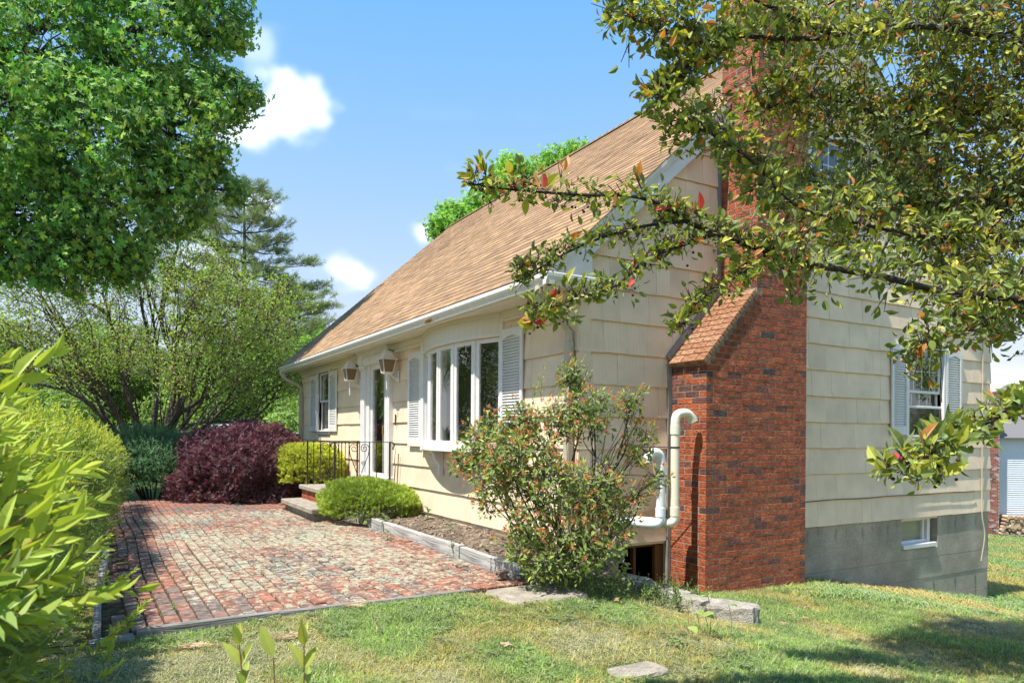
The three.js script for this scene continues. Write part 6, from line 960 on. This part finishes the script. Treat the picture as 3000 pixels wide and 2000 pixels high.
  part('wall', box2(-4, 3.4, 0, 5.2, 0, 6), std([0.45, 0.47, 0.50]), h2); part('roof', (() => { const gb = new GB(); gb.auto(Q2(-4.4, 5.1, -0.4), Q2(3.8, 5.1, -0.4), Q2(3.8, 8.2, 3), Q2(-4.4, 8.2, 3)); gb.auto(Q2(3.8, 5.1, 6.4), Q2(-4.4, 5.1, 6.4), Q2(-4.4, 8.2, 3), Q2(3.8, 8.2, 3)); gb.tri(Q2(3.4, 5.1, 0), Q2(3.4, 5.1, 6), Q2(3.4, 8.0, 3), [0, 0], [1, 0], [1, 1]); return gb.build(); })(), std([0.25, 0.25, 0.26]), h2);
  for (const a of [0.4, 2.2]) { const w = part('window', box2(a, a + 0.9, 2.6, 4, -0.03, 0.02), M.white, h2); part('pane', box2(a + 0.08, a + 0.82, 2.68, 3.92, -0.05, -0.035), M.glass, w); }
  const s3 = thing('white_shed', 'white shed glimpsed between the maroon maple and the house', 'shed', [0, 0, 0]), b3 = at(790, 1275, 26); b3.y = groundY(b3.x, b3.z) - 0.1; b2.copy(b3);
  part('wall', box2(-2.5, 2.2, 0, 1.75, 0, 3), M.white, s3); part('roof', (() => { const gb = new GB(); gb.auto(Q2(-2.7, 1.72, -0.2), Q2(2.4, 1.72, -0.2), Q2(2.4, 2.1, 1.5), Q2(-2.7, 2.1, 1.5)); gb.auto(Q2(2.4, 1.72, 3.2), Q2(-2.7, 1.72, 3.2), Q2(-2.7, 2.1, 1.5), Q2(2.4, 2.1, 1.5)); return gb.build(); })(), M.white, s3); part('door', box2(-0.4, 0.4, 0.05, 1.6, -0.04, -0.01), M.cream, s3);
  // overhead wires
  for (const [ya, ym, yb, d, label] of [[868, 945, 992, 23, 'upper black overhead wire crossing before the trees'], [905, 962, 1004, 23.4, 'middle black overhead wire crossing before the trees'], [945, 992, 1016, 23.8, 'lowest black overhead wire crossing before the trees']]) { const a = at(-900, ya - 220, d + 5), pts = smooth([a, at(0, ya, d + 1), at(450, ym, d), at(880, yb, d + 1), at(1500, yb + 20, d + 6)], 40); solo('overhead_wire', tube(pts, 0.011, 5), M.iron, label, 'wire', 'overhead wires'); }
}
// ------------------------------------------------------------------ small things
{
  const r = rng(701);
  // weeds growing in the soil bed
  const weed = (seed, n, L, w) => { const q = rng(seed), out = []; for (let k = 0; k < n; k++) { const gb = new GB(true), a = k * 2.4, f = k / n; addLeaf(gb, V(0, L * 0.9 * f + 0.01, 0), V(cos(a), lerp(0.15, 0.9, f), sin(a)), UP.clone().add(q.dir().multiplyScalar(0.3)), L * lerp(0.75, 0.45, f), w, vary([0.17, 0.25, 0.07], q, 0.2), { hi: true, fold: 0.25, droop: 0.25 }); out.push(gb.build()); } return out; };
  for (const [px, py, y, h, label] of [[1125, 1540, 0.06, 0.17, 'broad leaved weed behind the long edging timber by the low yew'], [1253, 1525, 0.09, 0.20, 'tall leafy weed against the front wall beside the low yew'], [1320, 1560, 0.09, 0.12, 'pale weed in the middle of the bare soil'], [1322, 1600, 0.09, 0.07, 'tiniest green weed in the bare soil'], [1135, 1578, 0.01, 0.12, 'ragged weed at the foot of the long edging timber on the bricks'], [1420, 1620, 0.07, 0.09, 'small weed in the soil before the flowering bush']]) {
    const p = onY(px, py, y), t = thing('bed_weed', label, 'weed', [p.x, p.y - 0.01, p.z], 0, 'weeds along the soil bed'); part('stem', tube([V(0, -0.01, 0), V(0.005, h, 0)], [0.003, 0.0015], 5), M.stem, t); weed(floor(px), 8, h, h * 0.28).forEach((g) => part('leaf', g, M.leaf, t));
  }
  // heart-leaved vine climbing over the end block
  const vine = thing('heart_leaf_vine', 'heart leaved weed growing over the end granite block', 'vine', [0, 0, 0]);
  for (const [px, py, d] of [[2075, 1745, 4.95], [2040, 1790, 4.9], [2065, 1800, 4.88], [2135, 1770, 4.95], [2010, 1758, 5.0], [2095, 1795, 4.85], [1985, 1812, 4.85], [2020, 1835, 4.75]]) { const p = at(px, py, d), gy = groundY(p.x, p.z), gb = new GB(true), a = r() * 6.28, dir = V(cos(a), -0.1, sin(a)); addLeaf(gb, p, dir, UP.clone().add(r.dir().multiplyScalar(0.3)), 0.085 * r.r(0.7, 1.1), 0.085 * r.r(0.7, 1), vary([0.30, 0.42, 0.06], r, 0.15), { hi: true, fold: 0.15, droop: 0.2 }); part('leaf', gb.build(), M.leaf, vine); part('stem', tube(smooth([V(p.x - 0.03, gy - 0.02, p.z + 0.04), V(p.x, (p.y + gy) / 2, p.z + 0.03), p], 6), 0.0022, 5), M.stem, vine); }
  // undergrowth below the bush and along the blocks
  const ug = [81, 82, 83].map((k) => shoot(k, { L: 0.2, pairs: 6, len: 0.055, wid: 0.026, col: [0.12, 0.20, 0.035], tip: [0.22, 0.32, 0.05], open: 1.1 })), ui = [];
  for (let k = 0; k < 190; k++) { const f = r(), px = lerp(1560, 2030, f) + r.r(-40, 40), py = lerp(1735, 1800, f) + r.r(-45, 20), p = onY(px, py, lerp(-0.06, -0.26, f)); if (p.z < 0.1) continue; ui.push({ p: V(p.x, groundY(p.x, p.z), p.z), d: V(r.r(-0.5, 0.5), 1, r.r(-0.5, 0.5)), s: r.r(0.5, 1.1), c: (() => { const q = r.r(0.7, 1.2); return [q, q, q]; })() }); }
  const ugt = thing('undergrowth', 'low green weeds along the granite blocks under the bush', undefined); ugt.userData.kind = 'stuff'; delete ugt.userData.category; plant(ugt, 'weeds', ug, M.leaf, ui, 702);
  // tiny weeds and moss tufts in the patio joints
  const pw = [84, 85].map((k) => shoot(k, { L: 0.04, pairs: 4, len: 0.025, wid: 0.009, col: [0.20, 0.27, 0.04], open: 1.2 })), pi = []; for (let k = 0; k < 260; k++) { const x = r.r(-3.9, -0.95), z = r.r(-8, 0.45), c = floor((x - PATIO.x0) / 0.1035); pi.push({ p: V(PATIO.x0 + c * 0.1035, patioY(x, z) - 0.005, z), d: V(r.r(-0.4, 0.4), 1, r.r(-0.4, 0.4)), s: 0.4 + 1.1 * pow(r(), 3), c: [1, 1, 1] }); }
  const pwt = thing('joint_weeds', 'tiny weeds sprouting between the patio bricks', undefined); pwt.userData.kind = 'stuff'; delete pwt.userData.category; plant(pwt, 'weeds', pw, M.leaf, pi, 703);
  // dry leaves on the lawn
  const dl = (px, py, y, s, label) => { const p = onY(px, py, y), gb = new GB(true), a = r() * 6.28; p.y = groundY(p.x, p.z) + 0.035; addLobed(gb, V(0, 0, 0), V(cos(a), 0.25, sin(a)), UP.clone().add(r.dir().multiplyScalar(0.5)), s, vary([0.56, 0.33, 0.17], r, 0.2), 0.5); const o = solo('dry_leaf', gb.build(), M.leaf, label, 'leaf', 'dry leaves on the lawn'); o.position.copy(p); };
  dl(1475, 1910, -0.09, 0.085, 'curled tan leaf alone in the open lawn'); for (const [x, y] of [[2365, 1798], [2385, 1783], [2320, 1822], [2362, 1832], [2110, 1872], [2190, 1865], [1800, 1880], [2290, 1870]]) dl(x, y, -0.42, 0.06, 'dry tan leaf on the lawn between the granite block and tree shadow');
  for (const [px, py, s, label] of [[850, 1882, 0.16, 'largest tuft of pale dead grass on the lawn'], [560, 1905, 0.11, 'small tuft of pale dead grass nearest the hedge'], [1030, 1800, 0.08, 'tuft of dead grass at the patio timber']]) { const p = onY(px, py, -0.08), gb = new GB(true); for (let k = 0; k < 170; k++) { const a = r() * 6.28, o = V(r.n() * s * 0.6, abs(r.n()) * 0.012, r.n() * s * 0.3); addStick(gb, o, o.clone().add(V(cos(a), r.r(-0.05, 0.25), sin(a) * 0.6).multiplyScalar(r.r(0.03, 0.1))), 0.0013, vary([0.62, 0.46, 0.27], r, 0.25)); } const t = solo('dead_grass_tuft', gb.build(), std([1, 1, 1], { vertexColors: true }), label, 'grass tuft', 'tufts of dead grass'); t.position.set(p.x, groundY(p.x, p.z) + 0.02, p.z); }
  // sticks and a bit of log
  const stick = (pts, R0, label) => solo('fallen_stick', tube(smooth(pts.map(([x, y]) => { const p = onY(x, y, -0.05); p.y = groundY(p.x, p.z) + 0.03; return p; }), 12), R0, 6), M.barkGrey, label, 'stick', 'sticks on the lawn'); stick([[905, 1790], [960, 1778], [1040, 1775], [1065, 1772]], 0.006, 'long thin stick lying along the patio timber'); stick([[1090, 1815], [1105, 1835], [1120, 1855]], 0.004, 'short pale forked stick on the lawn');
  { const p = onY(1545, 1700, -0.0); solo('log_piece', move(tube([V(-0.07, 0, -0.06), V(0.0, 0.012, 0), V(0.09, 0.0, 0.1)], [0.024, 0.028, 0.022], 8), p.x, 0.02, p.z), M.barkGrey, 'short broken log beside the concrete slab', 'log'); const c = onY(1470, 1685, 0.02); const o = solo('soil_clump', rock(0.1, 0.07, 0.09, 6, 0.4, 1), M.clod, 'dark clump of soil on the bricks by the slab', 'clump'); o.position.set(c.x, 0.03, c.z); }
  { const p = onY(955, 1505, 0.02), gb = new GB(true); for (let k = 0; k < 40; k++) addLeaf(gb, V(r.n() * 0.09, r.r(0, 0.03), r.n() * 0.05), V(r.n(), 0.2, r.n()), UP, 0.04, 0.02, vary([0.50, 0.22, 0.06], r, 0.25), {}); const o = solo('leaf_litter', gb.build(), M.leaf, 'heap of orange brown dead needles at the foot of the low yew', 'litter'); o.position.copy(p); }
  { const p = at(1333, 905, fwdOf(V(-0.5, 2.75, -2.3))), gb = new GB(true); for (let k = 0; k < 70; k++) addStick(gb, V(r.n() * 0.02, r.n() * 0.02, r.n() * 0.09), V(r.n() * 0.03, r.n() * 0.025, r.n() * 0.13), 0.004, vary([0.40, 0.27, 0.14], r, 0.3)); const o = solo('gutter_debris', gb.build(), std([1, 1, 1], { vertexColors: true }), 'brown tuft of nesting debris stuck on the gutter above the bow window', 'debris'); o.position.set(-0.5, 2.755, -2.62); }
  // stake, doorbell, cables
  solo('iron_stake', tube([V(-0.06, 0.0, -4.85), V(-0.03, 0.98, -4.83)], 0.009, 6), M.stem, 'thin rusty stake leaning on the wall beside the door', 'stake');
  { const t = thing('doorbell', 'narrow dark doorbell plate on the siding right of the door', 'doorbell', [-0.012, 1.52, -5.02]); part('plate', cb(-0.008, 0.006, -0.09, 0.09, -0.014, 0.014, 0.003), M.iron, t); part('button', cb(-0.014, -0.007, -0.015, 0.015, -0.008, 0.008, 0.002), M.brass, t); }
  const ck = []; for (let x = 2.84; x <= 7.6; x += 0.2) ck.push(V(x, H0 - SP * 6 - 0.006 + 0.006 * sin(x * 5), 0.012)); solo('wall_cable', tube(ck, 0.005, 6), M.iron, 'dark cable run along a siding course on the gable', 'cable'); solo('wall_cable', tube(smooth([V(7.62, -0.6, 0.02), V(7.66, -0.2, 0.05), V(7.62, 0.1, 0.03), V(7.63, 0.6, 0.02), V(7.625, 1.6, 0.022), V(7.63, 2.6, 0.02), V(7.62, 3.3, 0.02)], 40), 0.009, 6), M.beigeMetal, 'beige cable running up the gable near its far corner', 'cable');
}
renderer.render(scene, camera);
